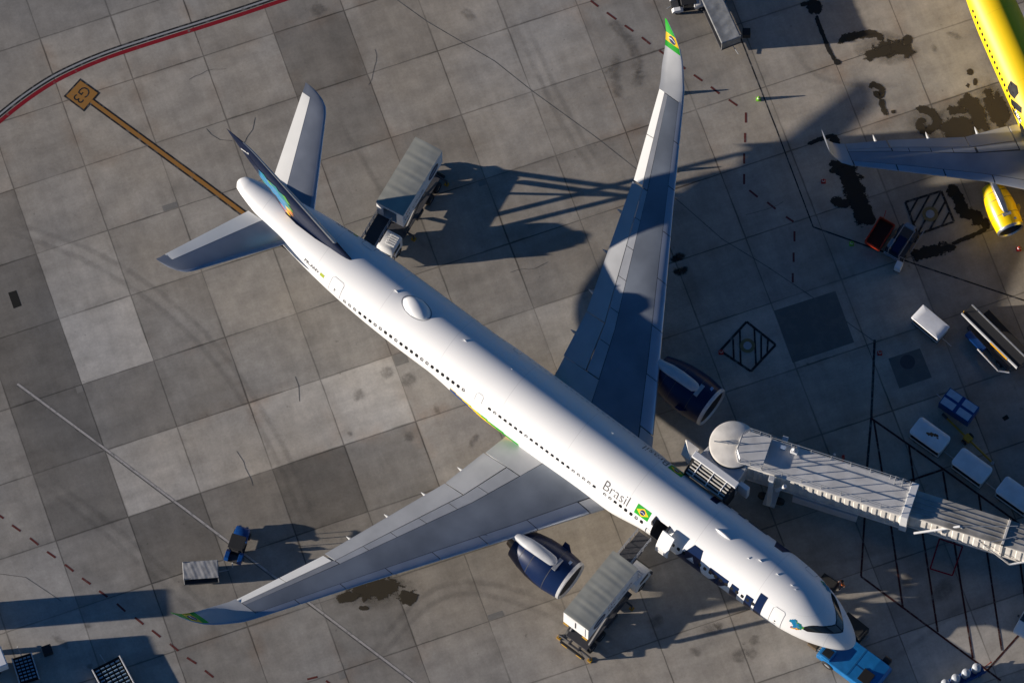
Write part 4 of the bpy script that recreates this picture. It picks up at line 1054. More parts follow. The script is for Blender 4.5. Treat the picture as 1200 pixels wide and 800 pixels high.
# stiffening frame where the tunnels overlap
mb = MB(); mb.span(13.9, 14.5, -1.55, -1.32, 4.2, 7.6); mb.span(13.9, 14.5, 1.32, 1.55, 4.2, 7.6); mb.span(13.9, 14.5, -1.55, 1.55, 7.47, 7.62); mb.build('tunnel_frame', WHITE, BIG, bevel=.03)
mb = MB(); mb.span(22.15, 22.35, -1.2, -1.05, 4.4, 7.35); mb.span(22.15, 22.35, 1.05, 1.2, 4.4, 7.35); mb.span(22.15, 22.35, -1.2, 1.2, 7.215, 7.35); mb.build('portal_frame', BRIDGEW, SML, bevel=.02)
for dy in (-.62, -.2, .22, .64):
    mb = MB(); mb.span(14.6, 32.9, dy - .035, dy + .035, 7.2, 7.245); mb.build('roof_rail', STEEL, SML)
# roof guard rails
def railing(par, pts, h, name='guard_rail', step=1.55, m=STEEL, r=.035):
    mb = MB()
    for p, q in zip(pts, pts[1:]):
        p, q = Vector(p), Vector(q); n = max(1, round((q - p).length / step))
        for i in range(n + 1): a = p.lerp(q, i / n); mb.tube(a, a + Vector((0, 0, h)), r, 6)
        for k in (.52, 1.0): mb.tube(p + Vector((0, 0, h * k)), q + Vector((0, 0, h * k)), r * .85, 6)
    return mb.build(name, m, par)
railing(BIG, [(2.2, 1.28, 7.45), (13.8, 1.28, 7.45)], .95)
railing(BIG, [(2.2, -1.28, 7.45), (13.8, -1.28, 7.45)], .95)
for x in (12.6, 13.2): railing(BIG, [(x, .95, 7.45), (x, 1.28, 7.45)], 1.05, 'gate_rail', .4)
mb = MB(); mb.span(3.9, 4.5, .75, 1.15, 7.46, 7.95); mb.build('roof_unit', WHITE, BIG, bevel=.05)
mb = MB(); mb.lathe([(0, .02), (.0, .2), (.16, .24), (.3, .16), (.36, .01)], (4.2, .98, 7.95), 'Z', 14); mb.build('roof_fan', STEEL, BIG, smooth=True)
mb = MB(); mb.span(3.0, 3.5, .85, 1.15, 7.46, 7.75); mb.build('roof_box', mat('pale_blue_panel', (.35, .45, .6)), BIG, bevel=.03)
# round cab
mb = MB(); mb.lathe([(4.2, .05), (4.2, 1.85), (7.5, 1.85)], (-.6, 0, 0), 'Z', 48); cab = mb.build('rotating_cab', BRIDGEW, BR, smooth=True)
mb = MB(); mb.lathe([(7.5, 1.96), (7.62, 1.96), (7.7, 1.82), (7.74, .02)], (-.6, 0, 0), 'Z', 48); mb.build('cab_roof', BRIDGEW, cab, smooth=True)
mb = MB(); mb.lathe([(7.30, 1.88), (7.30, 1.98), (7.47, 1.98), (7.47, 1.88)], (-.6, 0, 0), 'Z', 48); mb.build('cab_seal', BLACK, cab)
mb = MB(); mb.prism([(.2, -1.4), (2.2, -1.4), (2.2, 1.4), (.2, 1.4), (-.25, .6), (-.25, -.6)], 7.755, 7.86); mb.build('roof_hood', BROOF, cab, bevel=.03)
railing(cab, [(-.1, -.7, 7.86), (.35, -1.35, 7.86), (2.1, -1.3, 7.86)], .9, step=.9); railing(cab, [(-.1, .7, 7.86), (.35, 1.35, 7.86), (2.1, 1.3, 7.86)], .9, step=.9); railing(cab, [(-.1, .7, 7.86), (-.1, -.7, 7.86)], .9, step=.7)
railing(cab, [(-.1, 0, 7.75), (-2.1, -.35, 7.75)], .25, 'cable_rail', .9)
# corridor from the cab to the aircraft, with the folding canopy against the fuselage
def quad_prism(pts, z0, z1):
    mb = MB(); mb.prism([(p.x, p.y) for p in pts], z0, z1); return mb
cor = quad_prism([bj(15.3, 6.2, 0), bj(18.7, 6.2, 0), bj(18.9, 4.15, 0), bj(15.1, 4.15, 0)], 4.3, 7.25).build('cab_corridor', LGREY, BR, bevel=.04)
quad_prism([bj(14.9, 4.35, 0), bj(19.3, 4.35, 0), bj(19.3, 3.75, 0), bj(14.9, 3.75, 0)], 7.27, 7.55).build('canopy_head', WHITE, cor, bevel=.05)
quad_prism([bj(14.1, 4.7, 0), bj(15.0, 4.7, 0), bj(15.0, 4.3, 0), bj(14.1, 4.3, 0)], 4.9, 7.0).build('corner_post', WHITE, cor, bevel=.05)
quad_prism([bj(15.7, 6.3, 0), bj(16.6, 6.3, 0), bj(16.6, 5.4, 0), bj(15.7, 5.4, 0)], 3.2, 6.9).build('side_cabinet', BRIDGEW, cor, bevel=.05)
mb = MB(); rings = []
for y, h in ((3.9, 7.3), (3.45, 7.28), (3.0, 7.15), (2.62, 6.95), (2.55, 6.8)): rings.append([bj(15.0, y, h), bj(19.1, y, h), bj(19.1, y, 4.6), bj(18.9, y, 4.6), bj(18.9, y, h - .15), bj(15.2, y, h - .15), bj(15.2, y, 4.6), bj(15.0, y, 4.6)])
mb.loft(rings); can = mb.build('folding_canopy', BLACK, cor)
for y, h in ((3.62, 7.34), (3.35, 7.31), (3.08, 7.25), (2.82, 7.13), (2.58, 6.95)):
    mb = MB(); mb.tube(bj(15.25, y, h), bj(18.9, y, h), .075, 8); mb.build('canopy_rib', mat('canopy_rib_beige', (.50, .48, .43), .6), can)
for s in (15.75, 17.0, 18.3):
    mb = MB(); mb.path([bj(s, 3.75, 7.43), bj(s, 3.1, 7.34), bj(s, 2.6, 7.06)], .045, 6); mb.build('canopy_strap', WHITE, can)
mb = MB(); mb.loft([[bj(19.15, 3.55, 5.2), bj(19.15, 4.75, 5.2), bj(19.25, 4.75, 7.0), bj(19.25, 3.55, 7.0)], [bj(20.4, 3.9, 5.6), bj(20.1, 4.75, 5.6), bj(20.5, 4.85, 6.9), bj(20.6, 4.75, 6.95)]])
mb.build('side_bellows', BRIDGEW, cor)
# lift columns and drive bogie
for y in (-1.75, 1.75):
    mb = MB(); mb.span(3.0, 3.36, y - .18, y + .18, 1.0, 7.4); col = mb.build('lift_column', WHITE, BR, bevel=.03)
    mb = MB(); mb.span(2.94, 3.42, y - .23, y + .23, 7.4, 7.62); mb.build('column_cap', LGREY, col, bevel=.03)
    mb = MB(); mb.tube((3.7, y, 5.0), (4.35, y - .1, 7.0), .16, 10); mb.build('lift_ram', WHITE, col)
mb = MB(); mb.span(2.7, 3.7, -1.9, 1.9, .75, 1.1); bog = mb.build('drive_bogie', LGREY, BR, bevel=.04)
for y in (-1.1, 1.1):
    for x in (2.6, 3.8):
        mb = MB(); mb.lathe([(-.2, .25), (-.2, .45), (-.14, .52), (.14, .52), (.2, .45), (.2, .25)], (x, y, .52), 'Y', 22, caps=True); mb.build('bogie_wheel', BLACK, bog, smooth=True)
mb = MB(); mb.span(5.0, 10.4, -1.5, -.8, 2.55, 3.9); ub = mb.build('underslung_unit', LGREY, BR, bevel=.04)
for x in (5.9, 7.9, 9.6): mb = MB(); mb.span(x, x + .25, -1.2, -.9, 3.9, 4.36); mb.build('hanger', STEEL, ub)
# service stair beside the cab
mb = MB(); mb.span(1.5, 3.0, 1.5, 2.5, 4.2, 4.28); st = mb.build('stair_landing', STEEL, BR)
railing(st, [(1.5, 2.45, 4.28), (3.0, 2.45, 4.28)], 1.0, step=.7); railing(st, [(1.5, 1.5, 4.28), (1.5, 2.45, 4.28)], 1.0, step=.5)
mb = MB()
for i in range(18): mb.span(3.0 + i * .26, 3.28 + i * .26, 1.55, 2.45, 4.05 - i * .23, 4.1 - i * .23)
for y in (1.55, 2.45): mb.tube((3.0, y, 4.2), (7.7, y, .05), .06, 6); mb.tube((3.0, y, 5.15), (7.7, y, 1.0), .035, 6)
mb.build('stair_flight', STEEL, BR)
# cable scissor frame outside the inner tunnel, and the fixed rotunda beyond the frame
mb = MB(); a = bg_(1071, 624.5, 6.0); b = bg_(1125, 616.5, 7.3); mb.tube(a, b, .10, 8); mb.build('cable_arm', WHITE, SML)
mb = MB(); mb.tube(b, bg_(1183, 661, 4.6), .07, 8); mb.build('cable_arm', BRIDGEW, SML)
mb = MB(); mb.tube(bg_(1183, 661, 4.6), bg_(1230, 653, 4.9), .09, 8); mb.build('cable_arm', WHITE, SML)
mb = MB(); mb.tube(b, bg_(1193, 616, 7.5), .04, 6); mb.build('stay_cable', STEEL, SML)
mb = MB(); mb.tube(bg_(1160, 635, 7.35), bg_(1192, 628, 7.5), .04, 6); mb.build('stay_cable', STEEL, SML)
mb = MB(); mb.lathe([(0, .05), (0, .55), (4.2, .55)], (34.5, 0, 0), 'Z', 24); ro = mb.build('rotunda_column', LGREY, BR, smooth=True)
mb = MB(); mb.lathe([(4.2, .05), (4.2, 2.3), (7.3, 2.3), (7.5, .02)], (34.5, 0, 0), 'Z', 40); mb.build('rotunda', BRIDGEW, ro, smooth=True)

# ------------------------------------------------------------------ vehicles and ground equipment
def wheel(par, x, y, r, w=.28, rim=STEEL):
    mb = MB(); mb.lathe([(-w / 2, r * .55), (-w / 2, r * .88), (-w * .36, r), (w * .36, r), (w / 2, r * .88), (w / 2, r * .55)], (x, y, r), 'Y', 22); t = mb.build('wheel', BLACK, par, smooth=True)
    mb = MB(); mb.lathe([(-w * .44, .02), (-w * .40, r * .57), (w * .40, r * .57), (w * .44, .02)], (x, y, r), 'Y', 16); mb.build('wheel_rim', rim, t, smooth=True); return t

def catering_truck(label, loc, rz, floor, ps):
    T = thing('catering_truck', label, 'catering truck', loc, rz, 'catering lift trucks serving the white jet')
    L, Wd, H = 6.45, 2.48, 2.55
    mb = MB()
    for y in (-.45, .45): mb.span(-3.5, 5.2, y - .08, y + .08, .78, 1.02)
    for x in (-3.4, -1.5, .5, 2.4): mb.span(x - .08, x + .08, -.45, .45, .8, .98)
    mb.span(-3.1, 2.9, -1.05, 1.05, 1.025, 1.16); mb.span(-.4, .9, -1.15, -.6, .45, .95); mb.span(-.2, .8, .6, 1.15, .45, .95)
    ch = mb.build('chassis', DGREY, T, bevel=.01)
    for x, ys in ((4.0, (-1.02, 1.02)), (-1.3, (-1.0, 1.0)), (-2.5, (-1.0, 1.0))):
        for y in ys: wheel(T, x, y, .50, .34 if x > 0 else .58)
    # scissor lift
    for y in (-.95, .95):
        for a, b in (((-2.6, y, 1.2), (2.4, y, floor - .05)), ((2.4, y * .9, 1.2), (-2.6, y * .9, floor - .05))):
            mb = MB(); mb.tube(a, b, .14, 8); mb.build('scissor_arm', DGREY, T)
    mb = MB(); mb.tube((-.9, 0, 1.2), (.6, 0, floor * .7), .1, 10); mb.build('lift_ram', METAL, T)
    # body
    mb = MB(); mb.span(-L / 2, L / 2, -Wd / 2, Wd / 2, floor, floor + .12); mb.span(-L / 2, L / 2, -Wd / 2, -Wd / 2 + .06, floor + .12, floor + H); mb.span(-L / 2, L / 2, Wd / 2 - .06, Wd / 2, floor + .12, floor + H)
    mb.span(-L / 2, -L / 2 + .06, -Wd / 2 + .06, Wd / 2 - .06, floor + .12, floor + H)
    mb.span(L / 2 - .06, L / 2, -Wd / 2 + .06, -.62, floor + .12, floor + H); mb.span(L / 2 - .06, L / 2, .62, Wd / 2 - .06, floor + .12, floor + H); mb.span(L / 2 - .06, L / 2, -.62, .62, floor + 2.15, floor + H)
    bx = mb.build('cargo_box', WHITE, T)
    mb = MB(); N = 60; rg = []
    for i in range(N + 1):
        x = -L / 2 - .02 + (L + .04) * i / N; dz = .006 * math.sin(i * 2 * pi / 7.3) + .004 * math.sin(i * 1.3)
        rg.append([(x, -Wd / 2 - .02, floor + H + .003), (x, -Wd / 2 - .02, floor + H + .05), (x, -Wd / 4, floor + H + .085 + dz), (x, 0, floor + H + .10 + dz), (x, Wd / 4, floor + H + .085 + dz), (x, Wd / 2 + .02, floor + H + .05), (x, Wd / 2 + .02, floor + H + .003)])
    mb.loft(rg); mb.build('roof', ROOFT, bx, smooth=True)
    mb = MB(); mb.span(-L / 2 - .05, -L / 2 - .004, -.95, .95, floor + .2, floor + 2.35); rd = mb.build('roller_door', WHITE, bx, bevel=.01)
    mb = MB(); mb.span(-L / 2 - .09, -L / 2 - .052, -.04, .04, floor + .9, floor + 2.2); mb.build('door_bar', DGREY, rd)
    mb = MB(); mb.span(-L / 2 - .09, -L / 2 - .004, -1.2, -.7, floor - .16, floor + .02); mb.span(-L / 2 - .09, -L / 2 - .004, .7, 1.2, floor - .16, floor + .02); mb.build('rear_lamp', SYEL, bx)
    for sd in (-1, 1):
        y = sd * (Wd / 2 + .004); mb = MB(); N = 28
        mb.add([(-1.75 + .78 * cos(t), y, floor + 1.18 + .78 * sin(t)) for t in [2 * pi * i / N for i in range(N)]], [tuple(range(N))]); lg = mb.build('logo_disc', NAVY, bx)
        mb = MB(); mb.add([(-1.75 + .6 * cos(t), y + sd * .004, floor + 1.18 + .17 * sin(t)) for t in [2 * pi * i / N for i in range(N)]], [tuple(range(N))]); mb.build('logo_ellipse', mat('pale_blue_panel', (.35, .45, .6)), lg)
        f = lambda sd, x0, z0: (lambda x, yy: Vector(((x0 + x) if sd < 0 else (x0 + 3.9 - x), sd * (Wd / 2 + .005), z0 + yy)))
        flat_text('company_lettering', 'Sky Chefs', .82, f(sd, -.75, floor + .65), NAVY, bx, .25)
        flat_text('company_lettering', 'LSG', .62, f(sd, -.7, floor + 1.6), mat('brick_red_lettering', (.35, .05, .03)), bx, .25)
    # stabilisers
    for x in (-3.3, 2.2):
        for sd in (-1, 1):
            mb = MB(); mb.tube((x, sd * .5, .85), (x, sd * 1.55, .7), .09, 8); mb.tube((x, sd * 1.55, .75), (x, sd * 1.55, .08), .07, 8); sl = mb.build('stabiliser_leg', DGREY, T)
            mb = MB(); mb.span(x - .18, x + .18, sd * 1.55 - .18, sd * 1.55 + .18, 0.005, .09); mb.build('stabiliser_foot', SYEL, sl, bevel=.01)
    mb = MB(); mb.span(-3.72, -3.52, -1.2, 1.2, .35, .6); rb = mb.build('rear_bumper', BLACK, T, bevel=.02)
    mb = MB(); mb.span(-3.75, -3.725, -1.0, -.45, .4, .56); mb.span(-3.75, -3.725, .45, 1.0, .4, .56); mb.build('reflector_plate', SYEL, rb)
    # cab
    rings = []
    for x, z1, w in ((3.3, 2.55, 1.12), (3.5, 2.66, 1.16), (4.7, 2.68, 1.16), (5.05, 2.45, 1.15), (5.42, 1.5, 1.13), (5.48, .55, 1.1)):
        rings.append([(x, -w, .55), (x, -w, z1 - .22), (x, -w + .22, z1), (x, w - .22, z1), (x, w, z1 - .22), (x, w, .55)])
    mb = MB(); mb.loft(rings); cabo = mb.build('cab', WHITE, T, smooth=True)
    mb = MB(); mb.add([(5.12, -.98, 2.30), (5.12, .98, 2.30), (5.44, 1.0, 1.52), (5.44, -1.0, 1.52)], [(0, 1, 2, 3)]); mb.build('windscreen', GLASS, cabo)
    for sd in (-1, 1):
        mb = MB(); mb.add([(3.75, sd * 1.172, 1.6), (4.85, sd * 1.172, 1.6), (4.75, sd * 1.176, 2.3), (3.75, sd * 1.176, 2.35)], [(0, 1, 2, 3)]); mb.build('side_window', GLASS, cabo)
        mb = MB(); mb.span(5.0, 5.12, sd * 1.22, sd * 1.42, 1.7, 2.25); mb.build('wing_mirror', DGREY, cabo, bevel=.02)
        mb = MB(); mb.span(5.49, 5.53, sd * .55, sd * 1.0, .75, 1.0); mb.build('headlight', METAL, cabo)
    mb = MB()
    for i in range(5): mb.span(3.55 + i * .2, 3.67 + i * .2, min(-.2 * ps, -1.0 * ps), max(-.2 * ps, -1.0 * ps), 2.69, 2.78)
    mb.build('roof_vent', WHITE, cabo)
    # loading platform in front of the box
    ya, yb = sorted((-.22 * ps, 1.15 * ps))
    mb = MB(); mb.span(3.23, 5.3, ya, yb, floor - .02, floor + .08); mb.span(5.3, 6.45, ya + .08, yb - .08, floor - .01, floor + .06); pf = mb.build('loading_platform', DGREY, T)
    for y in (ya + .03, yb - .03): railing(pf, [(3.3, y, floor + .08), (5.25, y, floor + .08)], 1.05, step=.65); railing(pf, [(5.35, y, floor + .06), (6.35, y, floor + .06)], .95, step=.5)
    for y in (ya + .2, yb - .2): mb = MB(); mb.tube((3.3, y, floor - .6), (5.2, y, floor - .05), .06, 6); mb.build('platform_brace', STEEL, T)
    return T
c = (Vector((5.08, -26.1)) + Vector((9.03, -21.03))) / 2
CT1 = catering_truck('catering truck with a raised grey-roofed white box at the open service door near the nose', (c.x, c.y, 0), radians(52.1), 4.85, 1)
c = (Vector((-6.78, 14.36)) + Vector((-9.90, 8.77))) / 2
CT2 = catering_truck('catering truck with raised white box half in shade beside the white jet tail', (c.x, c.y, 0), radians(-119.2), 4.85, -1)

def covered_cart(label, roof, side, group=None, L=2.95, Wd=1.62, H=1.9, rust=False, r=.28):
    T = thing('baggage_cart', label, 'baggage cart', (0, 0, 0), 0, group)
    mb = MB(); mb.span(-L / 2, L / 2, -Wd / 2, Wd / 2, .42, .55); ch = mb.build('cart_bed', DGREY, T, bevel=.02)
    mb = MB(); mb.tube((L / 2, 0, .4), (L / 2 + 1.0, 0, .32), .04); mb.build('tow_bar', STEEL, T)
    for x in (-L * .32, L * .32):
        for y in (-Wd * .4, Wd * .4): wheel(T, x, y, .24, .16)
    for x in (-L / 2 + .05, L / 2 - .05):
        mb = MB(); mb.span(x - .03, x + .03, -Wd / 2 + .02, Wd / 2 - .02, .55, H - .12); mb.build('end_panel', side, T)
    mb = MB(); mb.span(-L / 2 + .1, L / 2 - .1, -.03, .03, .55, H - .15); mb.build('inner_curtain', VOID, T)
    n = 5; poly = []
    for cx, cy, a0 in ((L / 2 + .06 - r, Wd / 2 + .06 - r, 0), (-L / 2 - .06 + r, Wd / 2 + .06 - r, 90), (-L / 2 - .06 + r, -Wd / 2 - .06 + r, 180), (L / 2 + .06 - r, -Wd / 2 - .06 + r, 270)):
        for i in range(n + 1): a = radians(a0 + 90 * i / n); poly.append((cx + r * cos(a), cy + r * sin(a)))
    mb = MB(); k = lambda f, z: [(x * f, y * f, z) for x, y in poly]
    mb.loft([k(1, H - .14), k(1, H - .03), k(.97, H), k(.6, H + .025)]); rf = mb.build('roof', roof, T, smooth=True)
    for sd in (-1, 1):
        mb = MB(); mb.span(-L / 2 + .1, L / 2 - .1, sd * (Wd / 2 - .05), sd * (Wd / 2 - .02), .55, .8); mb.build('side_board', side, T)
    if rust:
        mb = MB()
        rr = random.Random(5)
        for q in range(7):
            x, y, s_ = rr.uniform(-.25, .65), rr.uniform(-.05, .3), rr.uniform(.05, .22); z = H + .028 + q * .0006
            mb.add([(x + s_ * cos(t) * rr.uniform(.6, 1.4), y + s_ * .6 * sin(t) * rr.uniform(.6, 1.4), z) for t in [2 * pi * i / 11 for i in range(11)]], [tuple(range(11))])
        mb.build('rust_patch', RUST, rf)
    return T
def place(T, a, b, z=None):
    """stand a cart with its roof corners' midline from a to b"""
    a, b = Vector(a), Vector(b); m = (a + b) / 2; T.location = (m.x, m.y, 0); T.rotation_euler = (0, 0, atan2(b.y - a.y, b.x - a.x))
CWH = mat('cart_roof_white', (0.80, 0.81, 0.82), 0.5, vary=0.12, scale=1.4)
A = covered_cart('white-roofed covered baggage cart with a brown rust patch on its roof', CWH, LGREY, 'white-roofed baggage carts beside the passenger bridge', rust=True); place(A, (32.72, -7.82), (34.96, -9.53))
def no_rust(r):
    for ch in list(r.children):
        for g in list(ch.children):
            if g.name.startswith('rust_patch'): bpy.data.objects.remove(g)
B = dup(A, (0, 0, 0), 0, 'clean white-roofed covered baggage cart between the rusty one and the cart at the frame edge'); no_rust(B); place(B, (36.08, -10.44), (38.28, -12.15))
C_ = dup(A, (0, 0, 0), 0, 'white-roofed covered baggage cart cut by the right edge just above the passenger bridge'); no_rust(C_); place(C_, (39.61, -12.9), (41.74, -14.53))
D_ = covered_cart('square white metal-topped baggage cart alone near the belt loader', CWH, LGREY, L=2.75, Wd=1.4, H=1.75, r=.05); place(D_, (33.07, 1.98), (35.1, .14))

def tarp_cart(label, loc, rz, L, Wd, H, m, posts=True):
    T = thing('tarpaulin_cart', label, 'baggage cart', loc, rz)
    mb = MB(); mb.span(-L / 2, L / 2, -Wd / 2, Wd / 2, .4, .52); mb.build('cart_bed', DGREY, T, bevel=.02)
    for x in (-L * .34, L * .34):
        for y in (-Wd * .38, Wd * .38): wheel(T, x, y, .22, .15)
    for x in (-L / 2 + .05, L / 2 - .05):
        for y in (-Wd / 2 + .05, Wd / 2 - .05):
            mb = MB(); mb.tube((x, y, .5), (x, y, H + .1), .035, 6); mb.build('corner_post', STEEL, T)
    mb = MB(); nx, ny = 40, 14
    for k in range(2): pass
    V = []
    for i in range(nx + 1):
        for j in range(ny + 1):
            x = -L / 2 + L * i / nx; y = -Wd / 2 + Wd * j / ny
            z = H + .008 * sin(x * 7 + .8 * sin(y * 5)) + .005 * sin(x * 17 + y * 6) - .03 * (1 - (2 * y / Wd) ** 2)
            V.append((x, y, z))
    mb.add(V, [(i * (ny + 1) + j, (i + 1) * (ny + 1) + j, (i + 1) * (ny + 1) + j + 1, i * (ny + 1) + j + 1) for i in range(nx) for j in range(ny)])
    rf = mb.build('tarpaulin_roof', m, T, smooth=True); q = rf.modifiers.new('s', 'SOLIDIFY'); q.thickness = .03
    mb = MB(); mb.span(-L / 2 + .06, -L / 2 + .09, -Wd / 2 + .05, Wd / 2 - .05, .52, H - .08); mb.span(L / 2 - .09, L / 2 - .06, -Wd / 2 + .05, Wd / 2 - .05, .52, H - .08); mb.build('end_curtain', m, T)
    mb = MB(); mb.span(-L / 2 + .1, L / 2 - .1, -.03, .03, .52, H - .12); mb.build('inner_curtain', VOID, T)
    mb = MB(); mb.tube((L / 2, .2, .4), (L / 2 + .8, .35, .3), .035); mb.build('tow_bar', STEEL, T)
    return T
tarp_cart('grey tarpaulin-roofed baggage cart standing behind the small blue tractor', (-25.03, -20.1, 0), radians(4.0), 2.86, 1.5, 1.9, TARP)
a = (gp(841, 21, 1.9) + gp(862.5, 15, 1.9)) / 2
tarp_cart('tall grey-roofed cart with a dirty tarpaulin at the top edge beyond the green wing tip', (17.1, 28.2, 0), radians(-67.5), 5.4, 1.75, 1.9, DTARP)
mb = MB(); mb.span(19.1, 19.75, 26.45, 27.1, .5, 1.15)
tag(mb.build('black_crate', BLACK, bevel=.03), 'black square crate against the end of the tall grey cart at the top', 'crate')

# blue and white container cart
T = thing('container_dolly', 'blue container dolly with four pale lids divided by a blue cross', 'dolly', (36.27, -6.0, 0), atan2(-1.645, 2.28))
mb = MB(); mb.span(-1.45, 1.45, -.82, .82, .45, 1.55); bd = mb.build('container_body', DBLUE, T, bevel=.03)
for x in (-.76, .76):
    for y in (-.43, .43): mb = MB(); mb.span(x - .6, x + .6, y - .31, y + .31, 1.55, 1.6); mb.build('lid', mat('pale_blue_lid', (.42, .52, .62), .5), bd, bevel=.015)
for x in (-1.0, 1.0):
    for y in (-.6, .6): wheel(T, x, y, .22, .15)
mb = MB(); mb.tube((-1.45, 0, .4), (-2.2, .1, .3), .04); mb.build('tow_bar', STEEL, T)

# yellow aircraft tow bar
a, b = gp(1107, 487, .4), gp(1162, 541, .4); L = (b - a).length
T = thing('aircraft_tow_bar', 'long yellow aircraft tow bar with a wheeled axle lying between the covered carts', 'tow bar', ((a.x + b.x) / 2, (a.y + b.y) / 2, 0), atan2(b.y - a.y, b.x - a.x))
mb = MB(); mb.tube((-L / 2, 0, .35), (L / 2, 0, .42), .085, 10); bar = mb.build('bar', SYEL, T)
mb = MB(); mb.span(-.35, .3, -.28, .28, .3, .62); mb.build('axle_frame', SYEL, T, bevel=.03)
for y in (-.42, .42): wheel(T, -.05, y, .26, .16)
mb = MB(); mb.tube((-L / 2 - .25, 0, .35), (-L / 2 + .3, 0, .35), .12, 8); mb.build('tow_head', DGREY, T)
mb = MB(); mb.lathe([(-.04, .06), (-.04, .14), (.04, .14), (.04, .06), (-.04, .06)], (L / 2 + .1, 0, .42), 'Z', 16); mb.build('tow_eye', STEEL, T)

# belt loader
a, b = gp(1133, 362, 1.5), gp(1197, 430, 1.5); L = (b - a).length
T = thing('belt_loader', 'black belt loader with pale side rails parked beside the right edge', 'belt loader', ((a.x + b.x) / 2, (a.y + b.y) / 2, 0), atan2(b.y - a.y, b.x - a.x))
zf = lambda x: 1.35 + (x + L / 2) / L * .9
rg = [[(x, y, zf(x) + dz) for y, dz in ((-.5, 0), (.5, 0), (.5, .14), (-.5, .14))] for x in (-L / 2, L / 2)]
mb = MB(); mb.loft(rg); bt = mb.build('conveyor_belt', BLACK, T)
for sd in (-1, 1):
    mb = MB(); mb.loft([[(x, sd * .56 + y, zf(x) + z) for y, z in ((-.05, -.1), (.05, -.1), (.05, .24), (-.05, .24))] for x in (-L / 2, L / 2)]); mb.build('side_rail', STEEL if sd > 0 else LGREY, bt)
mb = MB(); mb.loft([[(x, -.64 + y, zf(x) + z) for y, z in ((-.03, 0), (.03, 0), (.03, .2), (-.03, .2))] for x in (.2, 2.2)]); mb.build('yellow_rail', mat('bright_yellow_paint', (.75, .38, .01), .5), bt)
mb = MB(); mb.span(-2.3, 2.6, -.85, .85, .45, .8); cs = mb.build('chassis', DGREY, T, bevel=.03)
mb = MB(); mb.span(-2.2, 2.4, .85, 1.45, .5, 1.15); mb.build('engine_cover', BLACK, T, bevel=.05)
mb = MB(); mb.span(-1.9, .1, -1.45, -.85, .55, .95); mb.build('driver_step', DBLUE, T, bevel=.05)
mb = MB(); mb.path([(-.3, -1.5, .95), (1.0, -1.5, .95), (2.2, -1.5, .95), (2.6, -1.15, .95), (2.9, -.9, .95)], .07, 8); mb.build('guard_bar', WHITE, T)
mb = MB(); mb.tube((-L / 2 + .05, -.4, zf(-3)), (-L / 2 + .05, -.4, zf(-3) + .5), .035); mb.build('lamp_post', SYEL, T)
for x in (-1.6, 1.7):
    for y in (-.85, .85): wheel(T, x, y, .36, .22)
for x in (-1.2, 1.4): mb = MB(); mb.tube((x, 0, .8), (x + .5, 0, zf(x)), .07); mb.build('belt_support', STEEL, T)
mb = MB(); mb.lathe([(0, .16), (.3, .2), (.36, .02)], (2.1, 1.75, .6), 'Z', 14); mb.build('work_lamp', STEEL, T, smooth=True)

# small blue tractor
def tractor(label, loc, rz, body, seat_m):
    T = thing('baggage_tractor', label, 'tractor', loc, rz)
    mb = MB(); rings = []
    for x, z, w in ((.35, .95, .62), (.6, 1.0, .62), (1.35, .95, .58), (1.52, .82, .54), (1.58, .5, .52)): rings.append([(x, -w, .38), (x, -w, z - .1), (x, -w + .14, z), (x, w - .14, z), (x, w, z - .1), (x, w, .38)])
    mb.loft(rings); mb.build('bonnet', body, T, smooth=True)
    mb = MB(); mb.span(-1.5, .4, -.66, .66, .38, .55); mb.build('chassis', BLACK, T, bevel=.02)
    for sd in (-1, 1):
        mb = MB(); rings = [[(x, sd * .55 - .17, .5), (x, sd * .55 + .17, .5), (x, sd * .55 + .17, z), (x, sd * .55 - .17, z)] for x, z in ((-1.55, .7), (-1.4, .95), (-.85, .98), (-.6, .75))]
        mb.loft(rings); mb.build('mudguard', body, T, bevel=.02)
    mb = MB(); mb.span(-.62, -.12, -.3, .3, .7, .84); mb.span(-.72, -.6, -.3, .3, .84, 1.25); mb.build('seat', seat_m, T, bevel=.04)
    mb = MB(); mb.lathe([(-.025, .16), (0, .2), (.025, .16)], (.15, .1, 1.12), 'Z', 18); mb.tube((.4, .1, .85), (.15, .1, 1.12), .025); mb.build('steering_wheel', BLACK, T, smooth=True)
    for x in (-.6, .42):
        for y in (-.56, .56): mb = MB(); mb.tube((x, y, .9), (x, y, 1.7), .03); mb.build('canopy_post', DGREY, T)
    mb = MB(); mb.span(-.75, .5, -.62, .62, 1.7, 1.75); cp = mb.build('canopy', BLACK, T, bevel=.03)
    mb = MB(); mb.span(-1.42, -.9, -.36, .36, .55, .62); mb.build('rear_deck', DGREY, T)
    mb = MB(); mb.tube((-1.5, 0, .45), (-1.9, -.15, .4), .04); mb.build('hitch', STEEL, T)
    for x, r in ((-1.0, .33), (1.0, .3)):
        for y in (-.6, .6): wheel(T, x, y, r, .22)
    for sd in (-1, 1): mb = MB(); mb.span(1.57, 1.62, sd * .3 - .1, sd * .3 + .1, .62, .78); mb.build('headlight', METAL, T)
    return T
tractor('small dark and blue baggage tractor parked above the near wing tip', (-22.1, -17.6, 0), radians(73), DBLUE, BLACK)
tractor('white baggage tractor half cut by the top edge left of the tall grey cart', (14.7, 29.6, 0), radians(10), WHITE, BLACK)

